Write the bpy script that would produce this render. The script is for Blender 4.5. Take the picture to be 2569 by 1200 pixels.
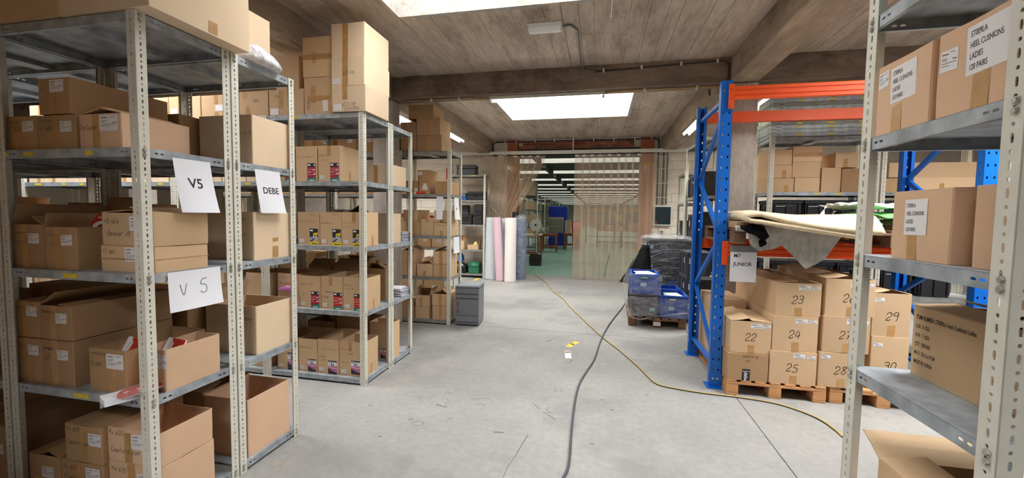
import bpy, bmesh, math, random
from mathutils import Matrix, Vector
random.seed(7)
SC = bpy.context.scene
COL = SC.collection
for o in list(bpy.data.objects):
    bpy.data.objects.remove(o)
PI = math.pi
R = math.radians

def S(r, g, b):
    f = lambda c: (c / 255 / 12.92) if c / 255 <= .04045 else ((c / 255 + .055) / 1.055) ** 2.4
    return (f(r), f(g), f(b), 1)

# ------------------------------------------------------------------ camera
cam = bpy.data.cameras.new('camera')
camo = bpy.data.objects.new('camera', cam)
COL.objects.link(camo)
cam.sensor_fit = 'HORIZONTAL'
cam.sensor_width = 36
cam.lens = 36 * 1027.08 / 2569
cam.clip_start = .02
cam.clip_end = 200
YAW, PIT, ROL = R(12.0303), R(-3.2475), R(.8225)
_r = Vector((math.cos(YAW), math.sin(YAW), 0))
_f = Vector((-math.sin(YAW), math.cos(YAW), 0))
_u = Vector((0, 0, 1))
_f2 = _f * math.cos(PIT) + _u * math.sin(PIT)
_u2 = _u * math.cos(PIT) - _f * math.sin(PIT)
_r3 = _r * math.cos(ROL) + _u2 * math.sin(ROL)
_u3 = _u2 * math.cos(ROL) - _r * math.sin(ROL)
m = Matrix((_r3, _u3, -_f2)).transposed().to_4x4()
m.translation = Vector((0, 0, 1.6))
camo.matrix_world = m
SC.camera = camo

# ------------------------------------------------------------------ light and exposure
SC.view_settings.view_transform = 'Standard'
SC.view_settings.look = 'None'
SC.view_settings.gamma = 1
SC.view_settings.exposure = 0.75
SC.view_settings.use_curve_mapping = False
SC.cycles.use_denoising = True
SC.cycles.max_bounces = 8
SC.cycles.diffuse_bounces = 6
SC.cycles.glossy_bounces = 3
SC.cycles.transparent_max_bounces = 24
SC.cycles.sample_clamp_indirect = 6
SC.cycles.caustics_reflective = False
SC.cycles.caustics_refractive = False
w = bpy.data.worlds.new('world')
SC.world = w
w.use_nodes = True
w.node_tree.nodes['Background'].inputs[0].default_value = (.85, .93, 1, 1)
w.node_tree.nodes['Background'].inputs[1].default_value = 1.2

def area(name, loc, sx, sy, power, color=(1, 1, 1), rot=(0, 0, 0)):
    l = bpy.data.lights.new(name, 'AREA')
    l.shape = 'RECTANGLE'
    l.size = sx
    l.size_y = sy
    l.energy = power
    l.color = color
    o = bpy.data.objects.new(name, l)
    o.location = loc
    o.rotation_euler = rot
    COL.objects.link(o)
    return o

DAY = (.95, .98, 1)
# daylight falling through the roof lights: x0, x1, y0, y1, well top, power
SKY = [(-1.93, .40, 2.15, 3.715, 4.6, 70), (-1.83, .48, 6.75, 8.48, 4.7, 150),
       (-6.3, -4.0, 2.15, 3.715, 4.25, 160), (-6.3, -4.0, 6.75, 8.48, 4.35, 190),
       (2.6, 4.9, 2.15, 3.715, 4.25, 240), (2.6, 4.9, 6.75, 8.48, 4.35, 200),
       (-1.93, .40, -2.6, -1.1, 4.25, 140)]
for s in SKY:
    area('daylight', ((s[0] + s[1]) / 2, (s[2] + s[3]) / 2, s[4] - .03), s[1] - s[0] - .06, s[3] - s[2] - .06, s[5], DAY)

# ------------------------------------------------------------------ materials
def mat(name, col, rough=.6, metal=0, var=.12, scale=6, bump=.0, bscale=60, stretch=(1, 1, 1), objvar=0, spec=.5, col2=None, coat=0, coords='Object'):
    M = bpy.data.materials.new(name)
    M.use_nodes = True
    nt = M.node_tree
    N, L = nt.nodes, nt.links
    b = N['Principled BSDF']
    b.inputs['Roughness'].default_value = rough
    b.inputs['Metallic'].default_value = metal
    b.inputs['Specular IOR Level'].default_value = spec
    if coat:
        b.inputs['Coat Weight'].default_value = coat
    tc = N.new('ShaderNodeTexCoord')
    mp = N.new('ShaderNodeMapping')
    mp.inputs['Scale'].default_value = stretch
    L.new(tc.outputs[coords], mp.inputs[0])
    src = None
    if var or col2:
        n = N.new('ShaderNodeTexNoise')
        n.inputs['Scale'].default_value = scale
        n.inputs['Detail'].default_value = 5
        L.new(mp.outputs[0], n.inputs['Vector'])
        cr = N.new('ShaderNodeValToRGB')
        cr.color_ramp.elements[0].position = .3
        cr.color_ramp.elements[1].position = .7
        d = col2 or tuple(c * (1 - var) for c in col[:3]) + (1,)
        u = col if col2 else tuple(min(1, c * (1 + var)) for c in col[:3]) + (1,)
        cr.color_ramp.elements[0].color = d
        cr.color_ramp.elements[1].color = u
        L.new(n.outputs['Fac'], cr.inputs[0])
        src = cr.outputs[0]
    if objvar:
        oi = N.new('ShaderNodeObjectInfo')
        mr = N.new('ShaderNodeMapRange')
        mr.inputs['To Min'].default_value = 1 - objvar
        mr.inputs['To Max'].default_value = 1 + objvar
        L.new(oi.outputs['Random'], mr.inputs['Value'])
        hs = N.new('ShaderNodeHueSaturation')
        L.new(mr.outputs[0], hs.inputs['Value'])
        if src:
            L.new(src, hs.inputs['Color'])
        else:
            hs.inputs['Color'].default_value = col
        src = hs.outputs[0]
    if src:
        L.new(src, b.inputs['Base Color'])
    else:
        b.inputs['Base Color'].default_value = col
    if bump:
        n2 = N.new('ShaderNodeTexNoise')
        n2.inputs['Scale'].default_value = bscale
        n2.inputs['Detail'].default_value = 4
        L.new(mp.outputs[0], n2.inputs['Vector'])
        bp = N.new('ShaderNodeBump')
        bp.inputs['Strength'].default_value = bump
        bp.inputs['Distance'].default_value = .01
        L.new(n2.outputs['Fac'], bp.inputs['Height'])
        L.new(bp.outputs[0], b.inputs['Normal'])
    return M

def stained(name, cols, scale, stretch, rough=.8, bump=.3, bscale=40, dark=None, coords='Object', spec=.3, fine=9, ov=.35):
    """concrete: several noises laid over one another"""
    M = bpy.data.materials.new(name)
    M.use_nodes = True
    nt = M.node_tree
    N, L = nt.nodes, nt.links
    b = N['Principled BSDF']
    b.inputs['Roughness'].default_value = rough
    b.inputs['Specular IOR Level'].default_value = spec
    tc = N.new('ShaderNodeTexCoord')
    mp = N.new('ShaderNodeMapping')
    mp.inputs['Scale'].default_value = stretch
    L.new(tc.outputs[coords], mp.inputs[0])
    n = N.new('ShaderNodeTexNoise')
    n.inputs['Scale'].default_value = scale
    n.inputs['Detail'].default_value = 9
    n.inputs['Roughness'].default_value = .65
    L.new(mp.outputs[0], n.inputs['Vector'])
    cr = N.new('ShaderNodeValToRGB')
    e = cr.color_ramp.elements
    while len(e) < len(cols):
        e.new(.5)
    for i, c in enumerate(cols):
        e[i].position = .3 + .4 * i / (len(cols) - 1)
        e[i].color = c
    L.new(n.outputs['Fac'], cr.inputs[0])
    src = cr.outputs[0]
    n3 = N.new('ShaderNodeTexNoise')
    n3.inputs['Scale'].default_value = scale * fine
    n3.inputs['Detail'].default_value = 6
    L.new(mp.outputs[0], n3.inputs['Vector'])
    mx = N.new('ShaderNodeMixRGB')
    mx.blend_type = 'OVERLAY'
    mx.inputs[0].default_value = ov
    L.new(src, mx.inputs[1])
    L.new(n3.outputs['Fac'], mx.inputs[2])
    src = mx.outputs[0]
    if dark:
        n4 = N.new('ShaderNodeTexNoise')
        n4.inputs['Scale'].default_value = dark[1]
        n4.inputs['Detail'].default_value = 8
        n4.inputs['Roughness'].default_value = .7
        L.new(tc.outputs[coords], n4.inputs['Vector'])
        c4 = N.new('ShaderNodeValToRGB')
        c4.color_ramp.elements[0].position = dark[2]
        c4.color_ramp.elements[1].position = dark[2] + .1
        c4.color_ramp.elements[0].color = (0, 0, 0, 1)
        c4.color_ramp.elements[1].color = (1, 1, 1, 1)
        L.new(n4.outputs['Fac'], c4.inputs[0])
        m4 = N.new('ShaderNodeMixRGB')
        m4.inputs[2].default_value = dark[0]
        mm = N.new('ShaderNodeMath')
        mm.operation = 'MULTIPLY'
        mm.inputs[1].default_value = dark[3]
        L.new(c4.outputs[0], mm.inputs[0])
        L.new(mm.outputs[0], m4.inputs[0])
        L.new(src, m4.inputs[1])
        src = m4.outputs[0]
    L.new(src, b.inputs['Base Color'])
    if bump:
        bp = N.new('ShaderNodeBump')
        bp.inputs['Strength'].default_value = bump
        bp.inputs['Distance'].default_value = .01
        n2 = N.new('ShaderNodeTexNoise')
        n2.inputs['Scale'].default_value = bscale
        n2.inputs['Detail'].default_value = 6
        L.new(mp.outputs[0], n2.inputs['Vector'])
        L.new(n2.outputs['Fac'], bp.inputs['Height'])
        L.new(bp.outputs[0], b.inputs['Normal'])
    return M

def film(name, col, alpha, rough=.15, haze=.5, wrinkle=0, bscale=8, stretch=(1, 1, 1)):
    """clear plastic: part see-through, part milky, with a gloss"""
    M = bpy.data.materials.new(name)
    M.use_nodes = True
    nt = M.node_tree
    N, L = nt.nodes, nt.links
    b = N['Principled BSDF']
    b.inputs['Base Color'].default_value = col
    b.inputs['Roughness'].default_value = rough
    tc = N.new('ShaderNodeTexCoord')
    mp = N.new('ShaderNodeMapping')
    mp.inputs['Scale'].default_value = stretch
    L.new(tc.outputs['Object'], mp.inputs[0])
    n = N.new('ShaderNodeTexNoise')
    n.inputs['Scale'].default_value = bscale
    n.inputs['Detail'].default_value = 6
    L.new(mp.outputs[0], n.inputs['Vector'])
    mr = N.new('ShaderNodeMapRange')
    mr.inputs['From Min'].default_value = .35
    mr.inputs['From Max'].default_value = .7
    mr.inputs['To Min'].default_value = alpha * (1 - haze)
    mr.inputs['To Max'].default_value = min(1, alpha * (1 + haze))
    L.new(n.outputs['Fac'], mr.inputs['Value'])
    L.new(mr.outputs[0], b.inputs['Alpha'])
    if wrinkle:
        bp = N.new('ShaderNodeBump')
        bp.inputs['Strength'].default_value = wrinkle
        bp.inputs['Distance'].default_value = .02
        L.new(n.outputs['Fac'], bp.inputs['Height'])
        L.new(bp.outputs[0], b.inputs['Normal'])
    return M

def glow(name, col, strength):
    M = bpy.data.materials.new(name)
    M.use_nodes = True
    b = M.node_tree.nodes['Principled BSDF']
    b.inputs['Base Color'].default_value = col
    b.inputs['Emission Color'].default_value = col
    b.inputs['Emission Strength'].default_value = strength
    return M

CB = [mat('cardboard', S(207, 175, 139), .85, var=.05, scale=3, bump=.05, bscale=90, objvar=.10, spec=.2),
      mat('cardboard_pink', S(214, 178, 147), .85, var=.05, scale=3, bump=.05, bscale=90, objvar=.08, spec=.2),
      mat('cardboard_brown', S(180, 145, 108), .85, var=.07, scale=3, bump=.05, bscale=90, objvar=.10, spec=.2),
      mat('cardboard_pale', S(224, 199, 168), .85, var=.05, scale=3, bump=.05, bscale=90, objvar=.08, spec=.2)]
TAPE = mat('parcel_tape', S(186, 142, 90), .3, var=.12, scale=20, spec=.5)
INK = mat('black_ink', S(38, 32, 30), .7, var=0)
PEN = mat('felt_pen', S(66, 48, 38), .7, var=0)
PENCIL = mat('pencil_grey', S(95, 95, 100), .7, var=0)
PAPER = mat('white_paper', S(236, 236, 242), .8, var=.01)
LABEL = mat('label_paper', S(228, 224, 224), .7, var=.02)
PRINT = mat('grey_print', S(110, 105, 110), .8, var=0)
POST = mat('post_paint', S(216, 213, 200), .5, var=.06, scale=9, bump=.05, objvar=.05)
GALV = mat('galvanised_steel', S(164, 171, 177), .5, metal=.3, var=.3, scale=14, bump=.05, bscale=30)
GALVD = mat('dull_steel', S(138, 138, 134), .55, metal=.15, var=.2, scale=10)
BOLT = mat('bolt_zinc', S(190, 188, 180), .35, metal=.8, var=.05)
YEL = mat('yellow_tape', S(222, 196, 60), .6, var=.1, scale=30)
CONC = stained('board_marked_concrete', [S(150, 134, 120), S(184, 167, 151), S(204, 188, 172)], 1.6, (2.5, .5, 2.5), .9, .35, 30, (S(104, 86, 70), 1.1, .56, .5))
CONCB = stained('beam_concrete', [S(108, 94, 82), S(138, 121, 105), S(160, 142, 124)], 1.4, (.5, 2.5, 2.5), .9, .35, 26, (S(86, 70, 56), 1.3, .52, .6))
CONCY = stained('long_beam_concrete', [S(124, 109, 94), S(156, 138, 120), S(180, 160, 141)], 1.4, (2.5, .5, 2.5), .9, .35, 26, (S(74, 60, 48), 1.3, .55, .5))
COLM = stained('column_concrete', [S(160, 150, 140), S(186, 176, 166), S(204, 194, 184)], 2.2, (2, 2, .5), .9, .3, 30)
FLOOR = stained('concrete_floor', [S(134, 132, 130), S(149, 147, 143), S(162, 158, 152)], .6, (1, 1, 1), .5, .06, 30, (S(112, 111, 112), .55, .50, .48), spec=.35, fine=34, ov=.2)
GREEN = stained('green_floor_paint', [S(104, 142, 122), S(132, 168, 146), S(150, 182, 160)], .6, (1, 1, 1), .35, .03, 20, (S(92, 120, 104), 1.2, .56, .5), spec=.5)
WHITEC = stained('white_lime_wash', [S(150, 144, 136), S(176, 170, 162), S(188, 183, 176)], 3, (1, 1, 1), .9, .4, 26, (S(160, 148, 130), 4, .6, .4))
BLOCK = mat('painted_block', S(226, 216, 202), .85, var=.07, scale=7, bump=.25, bscale=60, objvar=.05)
MORT = mat('mortar', S(200, 190, 176), .9, var=.08, bump=.2)
BRICK = mat('red_brick', S(150, 84, 62), .9, var=.25, scale=12, bump=.4, bscale=40, objvar=.4)
WALL = mat('wall_plaster', S(178, 168, 156), .9, var=.08, scale=2, bump=.1)
RUST = mat('red_oxide_steel', S(160, 92, 58), .7, var=.12, scale=5)
BLUE = mat('blue_rack_paint', S(0, 96, 190), .4, var=.05, scale=6)
ORANGE = mat('orange_rack_paint', S(236, 84, 24), .4, var=.06, scale=5)
WOOD = mat('pallet_wood', S(190, 138, 92), .8, var=.2, scale=5, stretch=(1, 1, 1), bump=.15, bscale=40, objvar=.12)
WOODD = mat('weathered_pallet_wood', S(124, 92, 72), .85, var=.25, scale=6, bump=.2, objvar=.12)
TABLEW = mat('table_wood', S(156, 92, 58), .6, var=.15, scale=8, objvar=.1)
BLK = mat('black_plastic', S(38, 38, 42), .45, var=.1, scale=8)
CRATE = mat('dark_grey_crate', S(62, 62, 68), .45, var=.1, scale=8)
CRATEB = mat('blue_crate', S(18, 74, 172), .4, var=.08, scale=8)
BIN = mat('grey_steel_cabinet', S(116, 118, 124), .5, var=.05, scale=6)
BIND = mat('dark_gap', S(52, 52, 58), .6, var=0)
LBLUE = mat('pale_blue_label', S(150, 190, 208), .7, var=.04)
CREAM = mat('cream_fleece', S(226, 206, 174), .95, var=.05, scale=30, bump=.5, bscale=160, spec=.1)
GREYF = mat('grey_fur', S(184, 182, 176), .95, var=.22, scale=26, bump=.9, bscale=80, stretch=(1, 1, .5), spec=.1)
BLKF = mat('black_fur', S(26, 24, 26), .95, var=.3, scale=30, bump=.9, bscale=90, spec=.1)
GRNF = mat('green_fabric', S(122, 190, 112), .9, var=.1, scale=12, bump=.2)
RED = mat('red_card', S(206, 52, 36), .5, var=.1, scale=20)
CRIM = mat('crimson_print', S(178, 34, 54), .5, var=.15, scale=30)
TEAL = mat('teal_print', S(40, 128, 126), .5, var=.05)
PINK = mat('magenta_print', S(190, 110, 168), .5, var=.08, scale=20)
GLOVE = mat('yellow_print', S(236, 214, 40), .5, var=.05)
DKPR = mat('dark_print', S(48, 42, 46), .5, var=.1)
GRYPR = mat('silver_print', S(168, 174, 186), .5, var=.1, scale=40)
PINKR = mat('pink_fabric_roll', S(222, 190, 200), .9, var=.03, scale=30, bump=.1)
WHITER = mat('white_fabric_roll', S(240, 232, 228), .9, var=.02, scale=30, bump=.1)
GREYR = mat('pale_grey_roll', S(206, 210, 216), .6, var=.04, scale=10)
NAVYR = mat('slate_roll', S(84, 98, 122), .5, var=.2, scale=10, stretch=(1, 1, 3))
CABLE = mat('grey_rubber', S(74, 74, 80), .5, var=.1)
CABY = mat('yellow_cable', S(196, 160, 60), .5, var=.1)
TUBE = glow('lit_tube', (1, 1, .96, 1), 14)
TUBEY = glow('lit_tube_warm', (1, 1, .72, 1), 14)
PANE = glow('skylight_pane', (.95, .98, 1, 1), 1.5)
PANEF = glow('far_skylight_pane', (.96, .98, 1, 1), 1.5)
LAMPW = mat('lamp_plastic', S(226, 226, 228), .35, var=.02)
ENAM = mat('white_enamel', S(222, 220, 212), .4, var=.04)
STRIP = film('pvc_strip', S(206, 184, 160), .38, .12, .12, .03, 1.5, (1, 1, .5))
STRIPD = film('dirty_pvc', S(170, 150, 128), .5, .2, .5, .15, 7, (1, 1, .5))
WRAP = film('stretch_wrap', S(226, 232, 238), .20, .1, .7, .5, 9, (1, 1, 2.5))
BUB = film('bubble_wrap', S(232, 232, 240), .8, .2, .25, 1, 26)
GRILL = mat('beige_grille', S(176, 170, 152), .6, var=.05)
BLUEM = mat('blue_machine', S(20, 50, 160), .4, var=.05)
SLATE = mat('panel_glass', S(44, 56, 60), .15, var=.05)
TOOLB = mat('tool_blue', S(52, 104, 178), .4, var=.1)
TOOLG = mat('tool_green', S(40, 112, 78), .5, var=.1)
HELM = mat('bright_blue_plastic', S(36, 110, 214), .35, var=.05)
PALEG = mat('pale_green_paper', S(206, 222, 206), .8, var=.03)
FOAMY = mat('yellow_foam', S(226, 200, 120), .9, var=.06)
BAG = mat('black_bag', S(24, 24, 26), .25, var=.2, bump=.6, bscale=14)

# ------------------------------------------------------------------ mesh helpers
class MB:
    def __init__(self):
        self.v, self.f, self.m, self.sm = [], [], [], []

    def q(self, pts, mi=0, smooth=False):
        n = len(self.v)
        self.v += [tuple(p) for p in pts]
        self.f.append(tuple(range(n, n + len(pts))))
        self.m.append(mi)
        self.sm.append(smooth)
        return self

    def box(self, x0, y0, z0, x1, y1, z1, mi=0):
        n = len(self.v)
        self.v += [(x0, y0, z0), (x1, y0, z0), (x1, y1, z0), (x0, y1, z0), (x0, y0, z1), (x1, y0, z1), (x1, y1, z1), (x0, y1, z1)]
        for f in ((3, 2, 1, 0), (4, 5, 6, 7), (0, 1, 5, 4), (1, 2, 6, 5), (2, 3, 7, 6), (3, 0, 4, 7)):
            self.f.append(tuple(n + i for i in f))
            self.m.append(mi)
            self.sm.append(False)
        return self

    def cbox(self, x0, y0, z0, x1, y1, z1, c=.003, mi=0):
        """box with chamfered edges"""
        rings = []
        def ring(z, i):
            return [(x0 + i + c, y0 + i, z), (x1 - i - c, y0 + i, z), (x1 - i, y0 + i + c, z), (x1 - i, y1 - i - c, z),
                    (x1 - i - c, y1 - i, z), (x0 + i + c, y1 - i, z), (x0 + i, y1 - i - c, z), (x0 + i, y0 + i + c, z)]
        for z, i in ((z0, c), (z0 + c, 0), (z1 - c, 0), (z1, c)):
            rings.append(ring(z, i))
        self.loft(rings, mi, True, False)
        return self

    def loft(self, rings, mi=0, caps=True, smooth=False, closed=True):
        n = len(self.v)
        k = len(rings[0])
        for r in rings:
            self.v += [tuple(p) for p in r]
        for i in range(len(rings) - 1):
            for j in range(k if closed else k - 1):
                a, b = n + i * k + j, n + i * k + (j + 1) % k
                self.f.append((a, b, b + k, a + k))
                self.m.append(mi)
                self.sm.append(smooth)
        if caps:
            self.f.append(tuple(n + j for j in reversed(range(k))))
            self.f.append(tuple(n + (len(rings) - 1) * k + j for j in range(k)))
            self.m += [mi, mi]
            self.sm += [False, False]
        return self

    def tube(self, pts, r, n=8, mi=0, caps=True, smooth=True):
        pts = [Vector(p) for p in pts]
        rings = []
        up = Vector((0, 0, 1))
        for i, p in enumerate(pts):
            d = (pts[min(i + 1, len(pts) - 1)] - pts[max(i - 1, 0)]).normalized()
            a = d.cross(up)
            if a.length < 1e-3:
                a = Vector((1, 0, 0))
            a.normalize()
            b = a.cross(d).normalized()
            rr = r[i] if isinstance(r, (list, tuple)) else r
            rings.append([p + a * rr * math.cos(t) + b * rr * math.sin(t) for t in [2 * PI * j / n for j in range(n)]])
        return self.loft(rings, mi, caps, smooth)

    def lathe(self, prof, n=24, mi=0, cx=0, cy=0, caps=True, smooth=True):
        return self.loft([[(cx + r * math.cos(2 * PI * j / n), cy + r * math.sin(2 * PI * j / n), z) for j in range(n)] for r, z in prof], mi, caps, smooth)

    def prism(self, poly, z0, z1, mi=0):
        return self.loft([[(x, y, z0) for x, y in poly], [(x, y, z1) for x, y in poly]], mi)

    def bar(self, a, b, w, t, mi=0):
        a, b = Vector(a), Vector(b)
        d = (b - a).normalized()
        s = d.cross(Vector((0, 1, 0)))
        if s.length < .05:
            s = d.cross(Vector((1, 0, 0)))
        s.normalize()
        u = s.cross(d).normalized()
        rg = lambda p: [p + s * w / 2 * i + u * t / 2 * j for i, j in ((-1, -1), (1, -1), (1, 1), (-1, 1))]
        return self.loft([rg(a), rg(b)], mi)

    def mesh(self, name, mats):
        me = bpy.data.meshes.new(name)
        me.from_pydata(self.v, [], self.f)
        for x in (mats if isinstance(mats, (list, tuple)) else [mats]):
            me.materials.append(x)
        me.polygons.foreach_set('material_index', self.m)
        me.polygons.foreach_set('use_smooth', self.sm)
        me.update()
        return me

    def obj(self, name, mats, parent=None, fix=False, loc=None):
        me = self.mesh(name, mats)
        if fix:
            bm = bmesh.new()
            bm.from_mesh(me)
            bmesh.ops.recalc_face_normals(bm, faces=bm.faces)
            bm.to_mesh(me)
            bm.free()
        return link(name, me, parent, loc)

def link(name, me, parent=None, loc=None, rz=0):
    o = bpy.data.objects.new(name, me)
    COL.objects.link(o)
    if parent:
        o.parent = parent
    if loc:
        o.location = loc
    if rz:
        o.rotation_euler = (0, 0, rz)
    return o

def tag(o, label, cat, group=None):
    o['label'] = label
    o['category'] = cat
    if group:
        o['group'] = group
    return o

def thing(name, label, cat, loc=(0, 0, 0), rz=0, group=None):
    o = bpy.data.objects.new(name, None)
    o.empty_display_size = .1
    COL.objects.link(o)
    o.location = loc
    o.rotation_euler = (0, 0, rz)
    return tag(o, label, cat, group)

def struct(o):
    o['kind'] = 'structure'
    return o

def strip(mb, Lh, W, t, holes, fn, u0=0, mi=0, ends=True):
    """flat bar Lh long, W wide, t thick, pierced by holes (v, half width, half height)"""
    c = u0 + W / 2
    cuts = [0] + [(holes[i][0] + holes[i + 1][0]) / 2 for i in range(len(holes) - 1)] + [Lh] if holes else [0, Lh]
    if holes and holes[0][0] - holes[0][2] * 3 > 0:
        pass
    for i, (v, hw, hh) in enumerate(holes):
        a, b = cuts[i], cuts[i + 1]
        outer = [(u0, a), (c, a), (u0 + W, a), (u0 + W, v), (u0 + W, b), (c, b), (u0, b), (u0, v)]
        k = .72
        inner = [(c - hw * k, v - hh * .86), (c, v - hh), (c + hw * k, v - hh * .86), (c + hw, v), (c + hw * k, v + hh * .86), (c, v + hh), (c - hw * k, v + hh * .86), (c - hw, v)]
        n = len(mb.v)
        for w_ in (0, t):
            mb.v += [fn(x, y, w_) for x, y in outer] + [fn(x, y, w_) for x, y in inner]
        for j in range(8):
            j2 = (j + 1) % 8
            mb.f.append((n + j, n + j2, n + 8 + j2, n + 8 + j))
            mb.f.append((n + 16 + j2, n + 16 + j, n + 24 + j, n + 24 + j2))
            mb.f.append((n + 8 + j, n + 8 + j2, n + 24 + j2, n + 24 + j))
            mb.m += [mi] * 3
            mb.sm += [False] * 3
    if not holes:
        mb.q([fn(u0, 0, 0), fn(u0 + W, 0, 0), fn(u0 + W, Lh, 0), fn(u0, Lh, 0)], mi)
        mb.q([fn(u0, 0, t), fn(u0 + W, 0, t), fn(u0 + W, Lh, t), fn(u0, Lh, t)], mi)
    for u in (u0, u0 + W):
        mb.q([fn(u, 0, 0), fn(u, 0, t), fn(u, Lh, t), fn(u, Lh, 0)], mi)
    if ends:
        for v in (0, Lh):
            mb.q([fn(u0, v, 0), fn(u0 + W, v, 0), fn(u0 + W, v, t), fn(u0, v, t)], mi)

# ------------------------------------------------------------------ handwriting: a one-stroke alphabet on a 4 x 9 grid
GL = dict(A="02 29 42,15 35", B="02 09 39 48 47 36 06,36 45 43 32 02", C="48 39 19 07 04 12 32 43", D="02 09 29 47 44 22 02", E="49 09 02 42,06 36",
          F="49 09 02,06 36", G="48 39 19 07 04 12 32 44 45 25", H="09 02,49 42,06 46", I="29 22", J="39 33 22 12 03", K="09 02,49 05 42", L="09 02 42",
          M="02 09 25 49 42", N="02 09 42 49", O="19 07 04 12 32 44 47 39 19", P="02 09 39 48 47 36 06", R="02 09 39 48 47 36 06,26 42",
          S="48 39 19 08 07 15 35 44 43 32 12 03", T="09 49,29 22", U="09 03 12 32 43 49", V="09 22 49", W="09 12 26 32 49", X="09 42,49 02",
          Y="09 26 49,26 22", Z="09 49 02 42", a="46 16 04 12 32 45,46 42", b="09 02 32 44 36 06", c="46 16 04 12 42", d="49 42 12 04 16 46",
          e="04 44 36 16 04 12 42", f="49 29 27 22,06 36", g="46 16 04 13 43,46 41 30 10", h="09 02,05 26 45 42", i="26 22,28 29", j="36 31 10",
          k="09 02,46 04 42", l="29 23 32", m="06 02,05 16 25 22,25 36 45 42", n="06 02,05 26 45 42", o="16 04 12 32 44 36 16", p="06 00,05 26 45 43 22 03",
          r="06 02,04 26 46", s="46 16 05 35 44 32 02", t="28 22 42,06 46", u="06 03 12 32 44,46 42", v="06 22 46", w="06 12 25 32 46", x="06 42,46 02",
          y="06 23,46 10", z="06 46 02 42")
GL.update({'0': GL['O'], '1': "07 29 22", '2': "07 08 19 39 47 46 14 02 12 32 43", '3': "08 19 39 47 36 16,36 45 43 32 12 03", '4': "19 05 04 34 45,38 32",
           '5': "49 19 06 36 45 43 32 12 03", '6': "39 16 04 12 32 44 35 15 04", '7': "08 09 49 12,15 35", '8': "48 39 19 08 17 35 44 32 12 04 15 37 48",
           '9': "47 36 16 07 08 19 39 48 43 32", '.': "22 23", '-': "05 45", ':': "23 24,26 27", '/': "02 49", '(': "39 17 14 32", ')': "19 37 34 12", "'": "29 27"})

def smooth(p):
    if len(p) < 3:
        return p
    for _ in range(2):
        q = [p[0]]
        for a, b in zip(p, p[1:]):
            q += [(a[0] * .75 + b[0] * .25, a[1] * .75 + b[1] * .25), (a[0] * .25 + b[0] * .75, a[1] * .25 + b[1] * .75)]
        p = q + [p[-1]]
    return p

def ink_strokes(mb, text, u, v, size, put, wgt=None, slant=.2, mi=0, seed=0):
    rnd = random.Random(hash_s(text) + seed)
    sc = size / 7
    wd = (wgt or size * .068) / 2
    x = u
    for ch in text:
        if ch == ' ':
            x += 4 * sc
            continue
        dy = rnd.uniform(-.4, .4) * sc
        for st in GL.get(ch, '').split(','):
            pts = []
            for p in st.split():
                gx, gy = int(p[0]), int(p[1]) - 2
                pts.append((x + gx * sc * .85 + gy * sc * slant + rnd.uniform(-.2, .2) * sc, v + gy * sc + dy + rnd.uniform(-.2, .2) * sc))
            pts = smooth(pts)
            for a, b in zip(pts, pts[1:]):
                d = (b[0] - a[0], b[1] - a[1])
                l = math.hypot(*d) or 1e-6
                nx, ny = -d[1] / l * wd, d[0] / l * wd
                ex, ey = d[0] / l * wd * .6, d[1] / l * wd * .6
                mb.q([put(a[0] - ex + nx, a[1] - ey + ny), put(a[0] - ex - nx, a[1] - ey - ny), put(b[0] + ex - nx, b[1] + ey - ny), put(b[0] + ex + nx, b[1] + ey + ny)], mi)
        x += 4.9 * sc

def hash_s(s):
    h = 7
    for c in s:
        h = (h * 31 + ord(c)) % 100003
    return h

def text_mesh(text, size, bold=False, align='LEFT', space=1.0):
    cu = bpy.data.curves.new('printed_text', 'FONT')
    cu.body = text
    cu.size = size
    cu.align_x = align
    cu.space_line = space
    cu.resolution_u = 3
    if bold:
        cu.offset = size * .009
    o = bpy.data.objects.new('printed_text', cu)
    COL.objects.link(o)
    me = bpy.data.meshes.new_from_object(o.evaluated_get(bpy.context.evaluated_depsgraph_get()))
    bpy.data.objects.remove(o)
    bpy.data.curves.remove(cu)
    return me

def place_text(name, text, size, M, parent, material, bold=False, align='LEFT', space=1.0, sx=1.0):
    me = text_mesh(text, size, bold, align, space)
    me.transform(M @ Matrix.Diagonal((sx, 1, 1, 1)))
    me.materials.clear()
    me.materials.append(material)
    return link(name, me, parent)

# ------------------------------------------------------------------ the setting
FY = 10.75                                   # face of the far wall
ZC, ZF = 3.49, 3.60                          # ceiling of the near and the far bay
YB0, YB1 = 5.3, 5.53                         # cross beam
XL0, XL1, XR0, XR1 = -3.16, -2.86, 1.45, 1.76  # column lines

fl = MB().box(-13, -6, -.06, 9, FY + .2, -.012).obj('floor', mat('joint_dirt', S(70, 68, 66), .9, var=.1))
struct(fl)
JY, JX, JG = 5.62, 1.24, .004
for x0, x1, y0, y1 in ((-13, JX - JG, -6, JY - JG), (JX + JG, 9, -6, JY - JG), (-13, JX - JG, JY + JG, FY + .2), (JX + JG, 9, JY + JG, FY + .2)):
    struct(MB().box(x0, y0, -.012, x1, y1, 0).obj('slab', FLOOR, fl))
struct(MB().box(-13, FY + .2, -.06, 9, 62, 0).obj('floor', GREEN))

# worn marks and bits of tape stuck on the floor
def mark(pts, wd, material, z=.0006, nm='floor_mark'):
    mb = MB()
    for a, b in zip(pts, pts[1:]):
        d = Vector((b[0] - a[0], b[1] - a[1]))
        if d.length < 1e-5:
            continue
        d.normalize()
        n = Vector((-d.y, d.x)) * wd / 2
        e = d * wd * .3
        mb.q([(a[0] - e.x + n.x, a[1] - e.y + n.y, z), (a[0] - e.x - n.x, a[1] - e.y - n.y, z), (b[0] + e.x - n.x, b[1] + e.y - n.y, z), (b[0] + e.x + n.x, b[1] + e.y + n.y, z)])
    return struct(mb.obj(nm, material, fl))

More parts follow.
